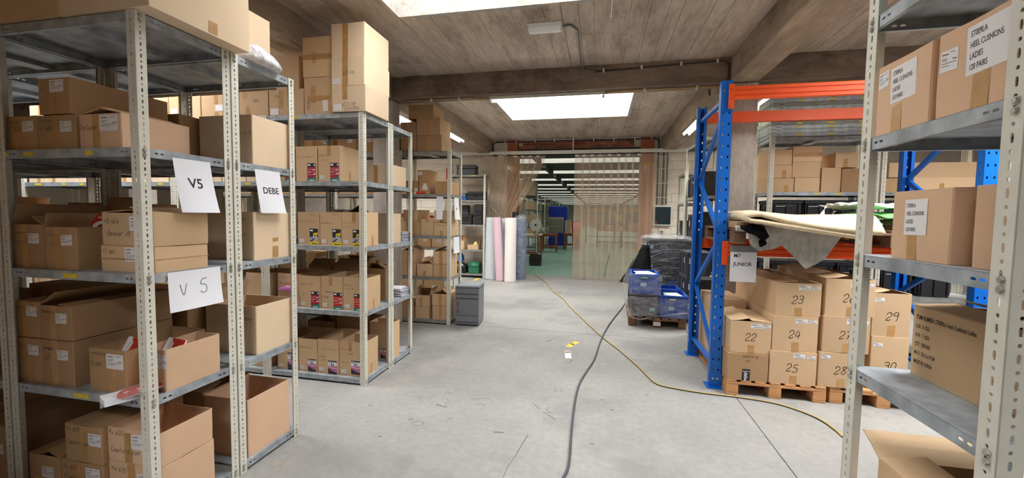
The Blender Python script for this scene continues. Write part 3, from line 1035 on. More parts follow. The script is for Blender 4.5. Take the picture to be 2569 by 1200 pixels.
# ------------------------------------------------------------------ first row: cartons
def std(txt='', tape=.42, lab=(.62, .60), ink=None, sz=.022):
    d = [('tape', 'f', tape, 0, 1), ('label', 'f', lab[0], lab[1], .075, .052)]
    if ink:
        for k, t_ in enumerate(ink):
            d.append(('ink', 'f', .06, .78 - .22 * k, sz, t_))
    return d
gA = 'brown cartons in the V5 bay'
carton('long taped carton lying along the top of the first row, at the picture corner', -3.5, 1.50, 2.516, .965, .48, .5, 0, 'closed', [('tape', 'f', .42, .02, .25, .05)], group='cartons on top of the first row')
carton('big pale carton overhanging the end of the first row top shelf', -2.53, 1.498, 2.516, .537, .545, .5, 3, 'closed', [('tape', 'f', .55, .15, 1), ('sheet', 'r', .52, .62, .2, .14), ('sheet', 'r', .52, .62, .2, .14), ('tape', 'r', .58, .02, .14, .05)], group='cartons on top of the first row')
carton('pale carton standing behind the bubble wrap on the first row top', -2.60, 2.10, 2.516, .42, .30, .35, 3, 'closed', group='cartons on top of the first row')
carton('labelled carton at the shaded end of the upper shelf, under a long one', -2.985, 1.535, 1.896, .212, .44, .173, 2, 'closed', std(ink=('Travel', 'V5 604'), lab=(.55, .55), tape=.30), group=gA)
carton('labelled carton, second from the shade on the upper shelf, a tall one on it', -2.768, 1.535, 1.896, .255, .44, .170, 2, 'closed', std(ink=('Velvet', 'V5 604'), lab=(.60, .5), tape=.45), group=gA)
carton('carton with sprung lid at the aisle end of the upper V5 shelf', -2.493, 1.535, 1.896, .263, .335, .165, 1, {'l': (9, .125), 'r': (11, .125)}, [('tape', 'f', .42, 0, 1), ('label', 'f', .50, .50, .115, .075), ('ink', 'f', .03, .55, .026, 'Deluxe')], group=gA)
carton('long carton laid across two others under the dark top shelf', -2.742, 1.53, 2.069, .214, .46, .175, 2, 'closed', [('tape', 'f', .42, 0, .6), ('label', 'f', .38, .60, .095, .06), ('ink', 'f', .1, .65, .02, 'V5')], group=gA, rz=-1)
carton('open carton with raised flaps at the shaded end of the middle V5 shelf', -2.985, 1.535, 1.296, .222, .44, .225, 2, {'l': (70, .11), 'b': (80, .16), 'r': (20, .1)}, std(ink=('Travolefor', 'V5 604'), lab=(.52, .56), sz=.0125), group=gA)
carton('open carton holding a red printed pouch on the middle V5 shelf', -2.757, 1.535, 1.296, .215, .44, .215, 2, {'b': (75, .09), 'l': (85, .07)}, std(ink=('Travolefor', 'V5 604'), lab=(.52, .58), sz=.0125), group=gA)
carton('carton marked Beaver JR with label, on top of a lidded one', -2.425, 1.566, 1.4255, .325, .285, .162, 0, {'l': (4, .15), 'r': (6, .15)}, [('label', 'f', .56, .48, .1, .07), ('ink', 'f', .06, .66, .024, 'V5 664'), ('ink', 'f', .12, .30, .024, 'Beaver JR')], group=gA, rz=-1)
o = carton('low lidded carton under the one marked Beaver JR', -2.437, 1.566, 1.296, .335, .28, .128, 0, 'closed', [('label', 'f', .46, .42, .1, .07), ('ink', 'f', .04, .7, .02, 'V5 664')], group=gA)
MB().box(-.1685, -.1435, .062, .1685, .1425, .066).obj('lid_edge', CB[2], o)
carton('labelled carton at the shaded end, upper of two on the lower V5 shelf', -3.0 + .012, 1.535, .931, .17, .44, .19, 2, 'closed', std(ink=('Travel',), lab=(.45, .58), sz=.018), group=gA)
carton('carton with half open flap, upper of two on the lower V5 shelf', -2.815, 1.535, .931, .214, .50, .175, 2, {'l': (32, .11), 'r': (3, .1)}, std(ink=('Swampy', 'C 12'), lab=(.50, .50), sz=.02), group=gA)
carton('labelled carton at the shaded end, lower of two on the lower V5 shelf', -2.988, 1.535, .691, .168, .44, .236, 2, 'closed', std(ink=('Comfy',), lab=(.45, .62), sz=.018), group=gA)
carton('labelled carton under the one with half open flap', -2.816, 1.535, .691, .216, .50, .236, 2, 'closed', std(ink=('Swampy', ' 68'), lab=(.50, .58), sz=.02), group=gA)
carton('open carton with red packs and a white label, away from the aisle', -2.505, 1.54, .691, .24, .42, .215, 2, {}, [('tape', 'f', .62, 0, .7), ('label', 'f', .48, .55, .11, .075), ('ink', 'f', .03, .86, .016, 'Travolefor'), ('ink', 'f', .04, .6, .018, 'V5 604')], group=gA)
carton('open carton with red packs at the aisle end of the lower V5 shelf', -2.256, 1.60, .691, .158, .30, .215, 1, {}, [('label', 'f', .45, .55, .1, .07), ('ink', 'f', .1, .6, .024, 'V5')], group=gA)
carton('dark carton with torn corner at the shaded end of the bottom shelf', -2.96, 1.54, .061, .22, .43, .235, 2, {'l': (2, .1), 'r': (10, .1)}, [('label', 'f', .42, .5, .085, .06), ('tape', 'f', .3, 0, .5)], group=gA)
carton('closed carton marked Comfort pad, away from the aisle', -2.692, 1.54, .2985, .25, .42, .195, 2, 'closed', [('tape', 'f', .50, 0, .9), ('label', 'f', .64, .48, .085, .065), ('ink', 'f', .05, .82, .024, 'Vx 635'), ('ink', 'f', .06, .46, .020, 'Comfort pad')], group=gA)
carton('open carton marked Comfort pad at the aisle end of the bottom shelf', -2.437, 1.562, .319, .335, .285, .175, 1, {}, [('tape', 'f', .40, 0, .9), ('label', 'f', .46, .46, .11, .075), ('ink', 'f', .03, .80, .024, 'Vx 635'), ('ink', 'f', .06, .28, .025, 'Comfort pad')], group=gA)
carton('lowest carton away from the aisle, under the closed Comfort pad one', -2.73, 1.54, .061, .285, .43, .236, 2, 'closed', [('tape', 'f', .42, 0, 1), ('label', 'f', .6, .62, .095, .065), ('ink', 'f', .06, .8, .024, 'Vx 635'), ('ink', 'f', .08, .55, .03, 'Comfort')], group=gA)
carton('lowest carton at the aisle end, under the open Comfort pad one', -2.438, 1.562, .061, .337, .29, .256, 1, 'closed', [('tape', 'f', .45, 0, 1), ('label', 'f', .55, .55, .1, .07), ('ink', 'f', .06, .8, .024, 'Vx 635')], group=gA)
# cartons of the bay behind and of the bays further in
gB = 'brown cartons in the DEBE bay'
carton('big pale carton at the aisle end of the upper DEBE shelf', -2.51, 2.165, 1.896, .40, .315, .306, 3, 'closed', [('ink', 'f', .72, .6, .02, 'white 12')], group=gB)
carton('big dark carton beside the pale one on the upper DEBE shelf', -2.975, 2.06, 1.896, .44, .40, .30, 2, 'closed', [('tape', 'f', .5, .0, .4)], group=gB)
carton('pale carton under the DEBE sign with a tape patch', -2.50, 2.16, 1.296, .39, .315, .306, 3, 'closed', [('tape', 'r', .55, .02, .45, .05), ('ink', 'f', .72, .82, .02, 'Debe'), ('ink', 'f', .74, .5, .02, 'pad'), ('ink', 'f', .74, .3, .02, '12')], group=gB)
carton('brown carton deep on the middle DEBE shelf', -2.97, 2.08, 1.296, .43, .38, .30, 2, 'closed', group=gB)
carton('open pale carton on the lower DEBE shelf, folded flap inside', -2.50, 2.165, .691, .39, .315, .312, 3, {'l': (62, .13)}, [('ink', 'f', .68, .7, .022, 'Leather')], group=gB)
carton('dark carton deep on the lower DEBE shelf', -2.97, 2.08, .691, .43, .38, .30, 2, 'closed', group=gB)
carton('empty open pinkish carton on the bottom DEBE shelf', -2.44, 2.085, .061, .33, .35, .368, 1, {}, group=gB)
carton('open carton with writing on its flap, behind the empty pinkish one', -2.86, 2.10, .061, .40, .36, .37, 2, {'f': (6, .14)}, [('ink', 'f', .3, .8, .022, 'black 40')], group=gB)
def fill(x0, x1, y, z, d, hs, tone, lbl, grp, gap=.006, wmin=.2, wmax=.3, fl='closed', deco=True, seed=1):
    """a run of cartons along one shelf"""
    rnd = random.Random(seed)
    x = x0
    k = 0
    nm = ('first', 'second', 'third', 'fourth', 'fifth', 'sixth')
    while x < x1 - wmin * .8 and k < 6:
        w_ = min(rnd.uniform(wmin, wmax), x1 - x)
        h_ = rnd.uniform(*hs)
        dd = []
        if deco:
            dd = [('tape', 'f', rnd.uniform(.35, .6), rnd.choice((0, .5)), 1)]
            if rnd.random() < .5:
                dd.append(('label', 'f', .55, .55, .08, .055))
            if rnd.random() < .4:
                dd.append(('ink', 'f', .08, .6, .022, rnd.choice(('V5 66', '1904', '12 x', '450 H', 'C 12'))))
        f_ = fl if fl == 'closed' else {'l': (rnd.uniform(15, 75), .09), 'r': (rnd.uniform(3, 60), .09)}
        carton('brown carton, %s along %s' % (nm[k], lbl), x, y, z + .001, w_ - gap, d, h_, tone, f_, dd, group=grp)
        x += w_
        k += 1
gI = 'shaded cartons in the inner bays of the first row'
fill(-3.9, -3.05, 1.54, 1.895, .42, (.17, .22), 2, 'the upper shelf of the bay beside the V5 bay', gI, seed=3)
fill(-3.9, -3.05, 1.54, 1.295, .42, (.22, .34), 2, 'the middle shelf of the bay beside the V5 bay', gI, seed=4)
fill(-3.9, -3.05, 1.54, .69, .42, (.3, .42), 2, 'the lower shelf of the bay beside the V5 bay', gI, seed=5)
fill(-3.9, -3.05, 1.54, .06, .42, (.3, .45), 2, 'the bottom shelf of the bay beside the V5 bay', gI, seed=6)
fill(-3.85, -3.05, 2.05, 1.295, .42, (.30, .40), 2, 'the middle shelf in the shade behind the V5 bay', gI, wmin=.38, wmax=.42, seed=7)
fill(-3.85, -3.05, 2.05, .69, .42, (.3, .4), 2, 'the lower shelf in the shade behind the V5 bay', gI, wmin=.38, wmax=.42, seed=8)
fill(-4.75, -3.95, 2.05, 1.295, .42, (.30, .42), 2, 'the middle shelf deepest in the first row', gI, wmin=.38, wmax=.42, seed=17)

# unseen row added beside the camera to block light from the first row
for k, xx in enumerate((-3.0, -3.92)):
    shelving('unseen shelving bay added to block light, %s' % ('at the aisle end beside the viewer', 'one step in from the aisle')[k], xx, .135, .91, .49, ZS, 2.514, group='unseen shelving bays added to block light')
    for z in (.69, 1.295, 1.895, 2.51):
        fill(xx + .02, xx + .89, .16, z, .42, (.40, .48), 2, 'the %s shelf of the added unseen %s bay' % ({.69: 'lower', 1.295: 'middle', 1.895: 'upper', 2.51: 'top'}[z], ('end', 'inner')[k]), 'cartons of the unseen row added to block light', wmin=.40, wmax=.43, seed=int(z * 50) + k)

# small things on the first row
def pack(label, x, y, z, rz=0, tilt=(70, 0, 0), grp='red printed packs'):
    o = thing('printed_pack', label, 'pack', (x, y, z), 0, grp)
    o.rotation_euler = (R(tilt[0]), R(tilt[1]), R(rz))
    MB().cbox(-.07, -.045, -.004, .07, .045, .004, .002).obj('pack_body', PAPER, o)
    mb = MB()
    mb.q([(-.035, -.044, .0045), (.07, -.044, .0045), (.07, .044, .0045), (-.035, .044, .0045)], 0)
    mb.q([(-.035, -.03, .0048), (-.01, -.02, .0048), (-.005, .02, .0048), (-.03, .03, .0048)], 1)
    mb.q([(-.042, -.044, .005), (-.03, -.044, .005), (-.012, 0, .005), (-.03, .044, .005), (-.042, .044, .005), (-.026, 0, .005)], 2)
    mb.obj('print', [RED, CB[3], PAPER], o)
    return o
pack('red and white pack showing above the aisle end open carton', -2.17, 1.70, .885, -8, (62, 0, 0))
pack('red and white pack showing above the carton away from the aisle', -2.385, 1.66, .885, -8, (62, 0, 0))
o = thing('printed_pouch', 'round red and white pouch sticking out of an open carton', 'pouch', (-2.64, 1.72, 1.525))
o.rotation_euler = (R(72), 0, 0)
MB().loft([[(.085 * math.cos(t), .07 * math.sin(t), z) for t in [2 * PI * j / 28 for j in range(28)]] for z in (-.006, .006)]).obj('pouch_body', RED, o)
mb = MB()
mb.q([(.07 * math.cos(t), .03 * math.sin(t) - .015, .0065) for t in [2 * PI * j / 20 for j in range(20)]], 0)
mb.q([(.045 * math.cos(t) + .01, .016 * math.sin(t) - .018, .007) for t in [2 * PI * j / 16 for j in range(16)]], 1)
mb.q([(-.05, .03, .0065), (.03, .03, .0065), (.03, .037, .0065), (-.05, .037, .0065)], 0)
mb.obj('print', [PAPER, mat('food_print', S(150, 70, 50), .6, var=.4, scale=60)], o)
o = thing('leaflet_pile', 'pile of white leaflets jutting off the lower V5 shelf', 'leaflets', (-2.22, 1.495, .6915), R(-24))
for k in range(7):
    MB().box(-.05 + random.uniform(-.003, .003), -.075, k * .004, .05, .075 + random.uniform(-.004, .004), k * .004 + .0036).obj('leaflet', PAPER, o)
for k, (dx, dy, rz, lb) in enumerate(((.085, .0, 30, 'clear pouch with red card lying over the leaflets'), (.12, .035, 12, 'red card with clear hang tab beside the post'))):
    q = thing('hang_card', lb, 'card', (-2.28 + dx, 1.52 + dy, .7215 + .006 * k), R(rz), 'red hang cards on the lower V5 shelf')
    MB().loft([[(.055 * math.cos(t), .07 * math.sin(t) * (1 + .15 * math.cos(3 * t)), z) for t in [2 * PI * j / 24 for j in range(24)]] for z in (-.001, .002)]).obj('card', RED, q)
    MB().q([(.075 * math.cos(t), .09 * math.sin(t), .004) for t in [2 * PI * j / 24 for j in range(24)]]).obj('clear_pouch', WRAP, q)
    MB().bar((-.03, -.02, .003), (.03, .03, .003), .006, .001).obj('print', PAPER, q)
for k in range(3):
    tag(MB().box(0, 0, 0, .15, .09, .006).obj('card_sheet', PAPER, None, loc=(-2.40, 1.985 - .05, .6915 + k * .0065)), 'white printed card, %s of a small pile by the corner post' % ('lowest', 'middle', 'topmost')[k], 'card', 'white cards by the corner post').rotation_euler = (0, 0, R(-12 + 8 * k))
# bubble wrap
def lump(label, nm, cat, cx, cy, z0, rx, ry, h, m_, seed=0, group=None, n=18, k=6, pw=.5, amp=.12):
    rnd = random.Random(seed)
    mb = MB()
    ph = [rnd.uniform(0, 6) for _ in range(4)]
    rings = []
    for i in range(k + 1):
        a = i / k
        s = (1 - a ** 2.5) ** pw if a < 1 else .02
        rings.append([(cx + rx * s * math.copysign(abs(math.cos(t)) ** .6, math.cos(t)) * (1 + amp * math.sin(3 * t + ph[0] + a * 3)), cy + ry * s * math.copysign(abs(math.sin(t)) ** .6, math.sin(t)) * (1 + amp * math.sin(4 * t + ph[1])), z0 + h * a * (1 + amp * math.sin(2 * t + ph[2]))) for t in [2 * PI * j / n for j in range(n)]])
    mb.loft(rings, 0, True, True)
    o = mb.obj(nm, m_, None, fix=True)
    return tag(o, label, cat, group)
lump('wad of clear bubble wrap on the top shelf above the DEBE sign', 'bubble_wrap', 'bubble wrap', -2.165, 2.245, 2.5155, .13, .15, .12, BUB, 4)

# paper signs hung from the shelf fronts
def sign(label, X, y0, y1, z0, z1, lines, size, tm, curl=.02, pencil=False, rz=0, skew=0):
    o = thing('paper_sign', label, 'sign', (X, y0, z1), 0)
    w_, h_ = y1 - y0, z1 - z0
    mb = MB()
    n = 22
    P = lambda u, v, off=0: (off + curl * (1 - v / h_) ** 2 * math.sin(PI * (.15 + .5 * u / w_)), u + skew * (1 - v / h_), v - h_)
    for i in range(n):
        for j in range(n):
            a, b, c, d = i * w_ / n, (i + 1) * w_ / n, j * h_ / n, (j + 1) * h_ / n
            mb.q([P(a, c), P(b, c), P(b, d), P(a, d)], 0, True)
    mb.obj('sheet', PAPER, o)
    if pencil:
        ib = MB()
        for k, (t_, u, v) in enumerate(lines):
            ink_strokes(ib, t_, u * w_, v * h_, size, lambda a, b: P(a, b, .0007), wgt=size * .045, slant=.05)
        ib.obj('handwriting', PENCIL, o)
    else:
        for (t_, u, v) in lines:
            me = text_mesh(t_, size, True)
            bm = bmesh.new()
            bm.from_mesh(me)
            bm.to_mesh(me)
            bm.free()
            for vt in me.vertices:
                p = P(u * w_ + vt.co.x, v * h_ + vt.co.y, .0007)
                vt.co = p
            me.materials.clear()
            me.materials.append(INK)
            link('printed_text', me, o)
    return o
sign('white sheet printed V5, hung from the upper shelf', -2.086, 1.656, 1.858, 1.593, 1.866, [('V5', .30, .47)], .072, None, .03, skew=.03)
sign('white sheet with V 5 drawn in pencil, hung from the middle shelf', -2.086, 1.615, 1.903, 1.090, 1.292, [('V', .18, .32), ('5', .56, .36)], .075, None, .02, True)
sign('white sheet printed DEBE, hung from the upper shelf', -2.086, 2.153, 2.355, 1.595, 1.866, [('DEBE', .20, .46)], .056, None, .02, skew=.035)

# ------------------------------------------------------------------ second row
gT = 'cartons on top of the second row'
carton('topmost carton of the tall stack on the second row', -2.411, 3.36, 3.0, .334, .425, .30, 3, 'closed', [('tape', 'f', .42, 0, 1, .055)], group=gT)
carton('dented carton marked 450 VH in the middle of the tall stack', -2.404, 3.35, 2.748, .338, .425, .25, 3, 'closed', [('tape', 'f', .42, 0, 1, .055), ('ink', 'f', .34, .38, .03, '450 VH'), ('sheet', 'f', .04, .06, .08, .055)], group=gT, rz=-1.5)
carton('lowest carton of the tall stack, marked ACTIVE LEATHER', -2.401, 3.345, 2.516, .34, .41, .23, 3, 'closed', [('tape', 'f', .40, .45, 1, .05), ('ink', 'f', .30, .20, .034, 'ACTIVE'), ('ink', 'f', .38, .04, .03, 'LEATHER'), ('sheet', 'f', .05, .04, .085, .06)], group=gT)
carton('upper of two cartons crossed with tape, marked 450 H upright', -2.722, 3.375, 2.85, .296, .38, .36, 0, 'closed', [('htape', 'f', 0, 1, .5), ('inkv', 'f', .46, .34, .03, '450 H')], group=gT)
carton('lower carton with a tape cross and white sticker, beside the tall stack', -2.711, 3.375, 2.516, .297, .38, .332, 0, 'closed', [('htape', 'f', .12, .92, .42), ('tape', 'f', .32, .3, .78), ('sheet', 'f', .66, .06, .055, .1), ('inkv', 'f', .2, .1, .03, '450H')], group=gT)
carton('upper carton on the second row just behind the bubble wrap', -3.033, 3.40, 2.756, .25, .36, .31, 0, 'closed', group=gT)
carton('carton with pale sticker under the one behind the bubble wrap', -3.094, 3.375, 2.516, .377, .38, .237, 0, 'closed', [('tape', 'f', .36, .25, 1), ('sheet', 'f', .04, .02, .09, .06), ('ink', 'f', .14, .68, .026, '1904')], group=gT)
carton('carton marked 1904 with tape patches on the second row top', -3.43, 3.375, 2.516, .328, .38, .238, 0, 'closed', [('tape', 'f', .2, .7, 1), ('tape', 'f', .3, 0, .4), ('ink', 'f', .45, .55, .028, '1904')], group=gT)
carton('carton with a white sticker seen above the dark DEBE cartons', -3.875, 3.375, 2.516, .44, .38, .222, 0, 'closed', [('tape', 'f', .4, .6, 1), ('tape', 'f', .42, 0, .25), ('sheet', 'f', .38, .3, .13, .06)], group=gT)
carton('narrow carton seen beside the dark inner post of the first row', -4.05, 3.375, 2.516, .166, .38, .225, 0, 'closed', group=gT)
carton('carton with white slip seen close to the corner post', -4.275, 3.375, 2.516, .12, .38, .23, 0, 'closed', [('sheet', 'f', .2, .05, .08, .1)], group=gT)
carton('pale carton seen just past the corner post', -4.47, 3.375, 2.516, .188, .38, .228, 0, 'closed', group=gT)
fill(-6.2, -4.5, 3.38, 2.513, .38, (.2, .24), 3, 'the bright strip of cartons under the first row top shelf', gT, wmin=.25, wmax=.36, seed=12)

gS = 'stickered cartons in the second row'
num = lambda t_: [('sheet', 'f', .07, .08, .05, .032), ('ink', 'f', .12, .1, .014, t_)]
def stick(label, x, z, w_, h_, d_, fl, st, words, code, tape=None, sx=.55, sy=.0, sw=.09, sh=.16, tone=0, y=3.40):
    dd = [('sticker', 'f', sx, sy, sw, sh, st)]
    if code:
        dd += [('sheet', 'f', .08, .07, .052, .034), ('ink', 'f', .11, .10, .013, code)]
    for (t_, u, v, s_) in words:
        dd.append(('ink', 'f', u, v, s_, t_))
    if tape:
        dd.append(('tape', 'f', tape, .72, 1, .035))
    dd.append(('tape', 'r', .5, 0, .3, .03))
    return carton(label, x, y, z + .001, w_, d_, h_, tone, fl, dd, group=gS)
stick('closed carton with red runner sticker on the upper shelf, away from the aisle', -2.832, 1.895, .228, .33, .30, 'closed', 'red', [('Sport in comfort', .05, .68, .016), ('Debe T 1179', .1, .9, .013)], '', sh=.17)
stick('closed carton with red runner sticker on the upper shelf, nearer the aisle', -2.593, 1.895, .235, .332, .30, 'closed', 'red', [('Sport in', .06, .70, .02), ('active', .2, .58, .016)], '11967', tape=.5, sx=.55, sh=.17)
stick('open carton on the upper shelf, half hidden by the white end post', -3.08, 1.895, .235, .33, .30, 'closed', 'red', [('Sport', .05, .70, .02)], '')
stick('carton with yellow glove sticker, farthest in on the middle shelf', -2.821, 1.295, .236, .313, .23, 'closed', 'yellow', [('heavy duty glide', .05, .70, .016), ('Debe T', .55, .9, .014)], '11772', sh=.155)
stick('carton with yellow glove sticker, centre of three on the middle shelf', -2.580, 1.295, .228, .316, .23, 'closed', 'yellow', [('Suncare', .05, .64, .022), ('Debe y', .6, .9, .016)], '11773', sx=.58, sh=.155)
stick('carton with yellow glove sticker at the aisle end of the middle shelf', -2.350, 1.295, .252, .318, .217, 'closed', 'yellow', [('soft fluid', .06, .66, .018), ('anti-slip', .06, .54, .016)], '11779', tape=.5, sx=.46, sh=.155)
stick('open carton with red sticker, farthest in of three on the lower shelf', -2.819, .69, .237, .307, .40, {}, 'red', [('Sport n go', .1, .72, .02), ('12mm', .1, .4, .014)], '11996', sx=.56, sh=.16)
stick('open carton with orange red sticker, centre of three on the lower shelf', -2.577, .69, .232, .31, .40, {}, 'red2', [('Memory', .18, .50, .024), ('foam', .06, .34, .024)], '11994', tape=.45, sx=.58, sh=.16)
stick('open carton with orange red sticker at the aisle end of the lower shelf', -2.340, .69, .242, .31, .25, {}, 'red2', [('Sport', .04, .74, .022), ('active', .12, .64, .02)], '11775', sx=.47, sh=.16)
stick('tall open carton with magenta pack, behind the white end post', -3.058, .69, .235, .319, .40, {}, 'pink', [('1123', .2, .86, .018), ('heel pad go', .1, .68, .018)], '', sx=.4, sy=.2, sw=.0, sh=.0, tone=1)
stick('open carton with writing at its foot, seen between two thin posts', -3.425, .69, .262, .31, .40, {}, 'pink', [('heel bumper', .1, .16, .018), ('pads 12', .2, .06, .018)], '', sw=.0, sh=.0)
stick('open carton with pink shoe sticker, at the inner end of the bottom shelf', -3.075, .06, .235, .32, .40, {}, 'pink', [], '11896', sx=.5, sw=.11, sh=.17)
stick('open carton marked Foot for gel with pink shoe sticker', -2.832, .06, .205, .322, .40, {}, 'pink', [('Foot for gel', .05, .72, .018)], '11883', sx=.5, sy=.02, sw=.09, sh=.12)
stick('open carton marked Slip for gel with tilted pink shoe sticker', -2.622, .06, .228, .33, .40, {}, 'pink', [('Slip for gel', .2, .70, .02), ('(debe', .1, .48, .018), ('gel)', .22, .38, .018)], '11881', sx=.5, sy=.0, sw=.095, sh=.13)
stick('open carton marked Slip for London with pink shoe sticker, nearest the aisle', -2.388, .06, .262, .33, .25, {}, 'pink', [('Slip for', .1, .74, .02), ('London', .28, .62, .02), ('(debe)', .05, .36, .018)], '11878', sx=.48, sy=.06, sw=.1, sh=.13, tape=.45)
# magenta pouch laid in front of the open carton
tag(lump('magenta plastic pouch hung on an open carton behind the end post', 'printed_pouch', 'pouch', -2.93, 3.385, .845, .10, .012, .045, PINK, 5), 'magenta plastic pouch hung on an open carton behind the end post', 'pouch')
carton('pale taped carton at the aisle end of the upper shelf, by the grey column', -2.395, 3.90, 1.896, .295, .30, .212, 3, 'closed', [('tape', 'f', .35, 0, 1), ], group='cartons in the paper pile bay')
carton('pale carton behind the grey paper pile on the middle shelf', -2.46, 3.90, 1.296, .36, .18, .31, 3, 'closed', [], group='cartons in the paper pile bay')
carton('open carton with bent flaps behind the aisle end sticker cartons', -2.42, 3.89, .691, .24, .18, .335, 2, {'l': (60, .12), 'r': (25, .11), 'b': (20, .1)}, group='cartons in the paper pile bay')
carton('open brown carton with raised flap, second in from the paper pile', -2.80, 3.89, .691, .36, .37, .335, 2, {'f': (30, .14), 'b': (40, .14)}, group='cartons in the paper pile bay')
carton('open brown carton with raised flap, third in from the paper pile', -3.10, 3.89, .691, .28, .37, .33, 2, {'f': (35, .12), 'l': (20, .1)}, group='cartons in the paper pile bay')
carton('tall open carton with a dark label on the bottom shelf corner', -2.375, 3.90, .061, .265, .17, .39, 0, {}, [('sticker', 'f', .5, .02, .06, .1, 'pink')], group='cartons in the paper pile bay')
carton('open brown carton with torn flaps, bottom shelf behind the pink stickers', -2.76, 3.89, .061, .37, .37, .38, 2, {'f': (50, .14), 'l': (80, .1)}, group='cartons in the paper pile bay')
carton('open brown carton in the shade, bottom shelf far in', -3.12, 3.89, .061, .34, .37, .36, 2, {'r': (40, .14), 'b': (60, .1)}, group='cartons in the paper pile bay')
def pile(label, x, y, z, w_, d_, n, t, nm='sheet', m_=PAPER, cat='paper pile', rz=0, skew=.012):
    o = thing('paper_pile', label, cat, (x + w_ / 2, y + d_ / 2, z), R(rz))
    me = []
    for k in range(n):
        j = lambda: random.uniform(-skew, skew)
        MB().loft([[(-w_ / 2 + j(), -d_ / 2 + j(), k * t), (w_ / 2 + j(), -d_ / 2 + j(), k * t), (w_ / 2 + j(), d_ / 2 + j(), k * t), (-w_ / 2 + j(), d_ / 2 + j(), k * t)], [(-w_ / 2 + j(), -d_ / 2 + j(), k * t + t * .9), (w_ / 2 + j(), -d_ / 2 + j(), k * t + t * .9), (w_ / 2 + j(), d_ / 2 + j(), k * t + t * .9), (-w_ / 2 + j(), d_ / 2 + j(), k * t + t * .9)]]).obj(nm, m_, o)
    return o
FOLDER = mat('grey_folded_plastic', S(176, 178, 190), .5, var=.12, scale=20, objvar=.1)
pile('stack of grey plastic bags on the middle shelf at the aisle end', -2.42, 4.12, 1.2965, .31, .19, 9, .012, 'bag', FOLDER)
pile('flat stack of grey sheets on the lower shelf at the aisle end', -2.42, 4.10, .6915, .31, .21, 6, .013, 'sheet', FOLDER)
pile('thin white papers lying on the flat stack of grey sheets', -2.40, 4.10, .7705, .26, .2, 3, .003, 'sheet', PAPER, rz=9)
pile('few loose papers on the bottom shelf at the aisle end', -2.40, 4.10, .0615, .28, .2, 2, .006, 'sheet', FOLDER, rz=3)
gC = 'cartons in the inner bays of the second row'
for k, xx in enumerate((-4.18, -5.24, -6.30)):
    wd = ('the first inner bay', 'the second inner bay', 'the third inner bay')[k]
    for z, nm, hs in ((1.895, 'upper shelf', (.10, .2)), (1.295, 'middle shelf', (.14, .3)), (.69, 'lower shelf', (.2, .33)), (.06, 'bottom shelf', (.25, .4))):
        fill(xx, xx + (1.0 if k else {.69: .5, 1.295: .70}.get(z, 1.0)), 3.40, z, .4, hs, 3 if z > 1.5 else 0, 'the %s of %s of the second row' % (nm, wd), gC, fl='closed' if z > 1 else 'open', seed=int(z * 100) + k)
# clear bags of white parts
tag(lump('clear plastic bag of white parts seen between the first row posts', 'plastic_bag', 'bag', -3.54, 3.50, .6915, .09, .11, .26, BUB, 9), 'clear plastic bag of white parts seen between the first row posts', 'bag')
# projector and black bag lying on the sticker cartons
o = thing('paper_roll', 'white paper roll lying on the middle shelf behind the DEBE sign', 'roll', (-3.32, 3.6, 1.618))
MB().tube([(-.10, 0, 0), (.10, 0, 0)], .04, 16).obj('roll', PAPER, o)
MB().tube([(-.101, 0, 0), (.101, 0, 0)], .015, 12).obj('core', CB[2], o)
carton('brown carton carrying the white paper roll in the second row', -3.47, 3.42, 1.296, .30, .38, .28, 2, 'closed', group=gC)
o = thing('scanner', 'white flat device lying on the glove sticker cartons', 'device', (-2.735, 4.0, 1.598))
MB().cbox(-.09, -.1, 0, .09, .1, .045, .006).obj('case', ENAM, o)
MB().tube([(-.02, -.1, .02), (.05, -.125, .025), (.09, -.11, .01), (.1, -.06, .004)], .004, 6).obj('cord', BLK, o)
carton('dark carton carrying the white flat device', -2.83, 3.88, 1.296, .355, .4, .30, 2, 'closed', group='cartons in the paper pile bay')
tag(lump('crumpled black bag lying behind the glove sticker cartons', 'black_bag', 'bag', -2.575, 4.06, 1.5985, .085, .10, .085, BAG, 3, amp=.25, pw=1.1), 'crumpled black bag lying behind the glove sticker cartons', 'bag')

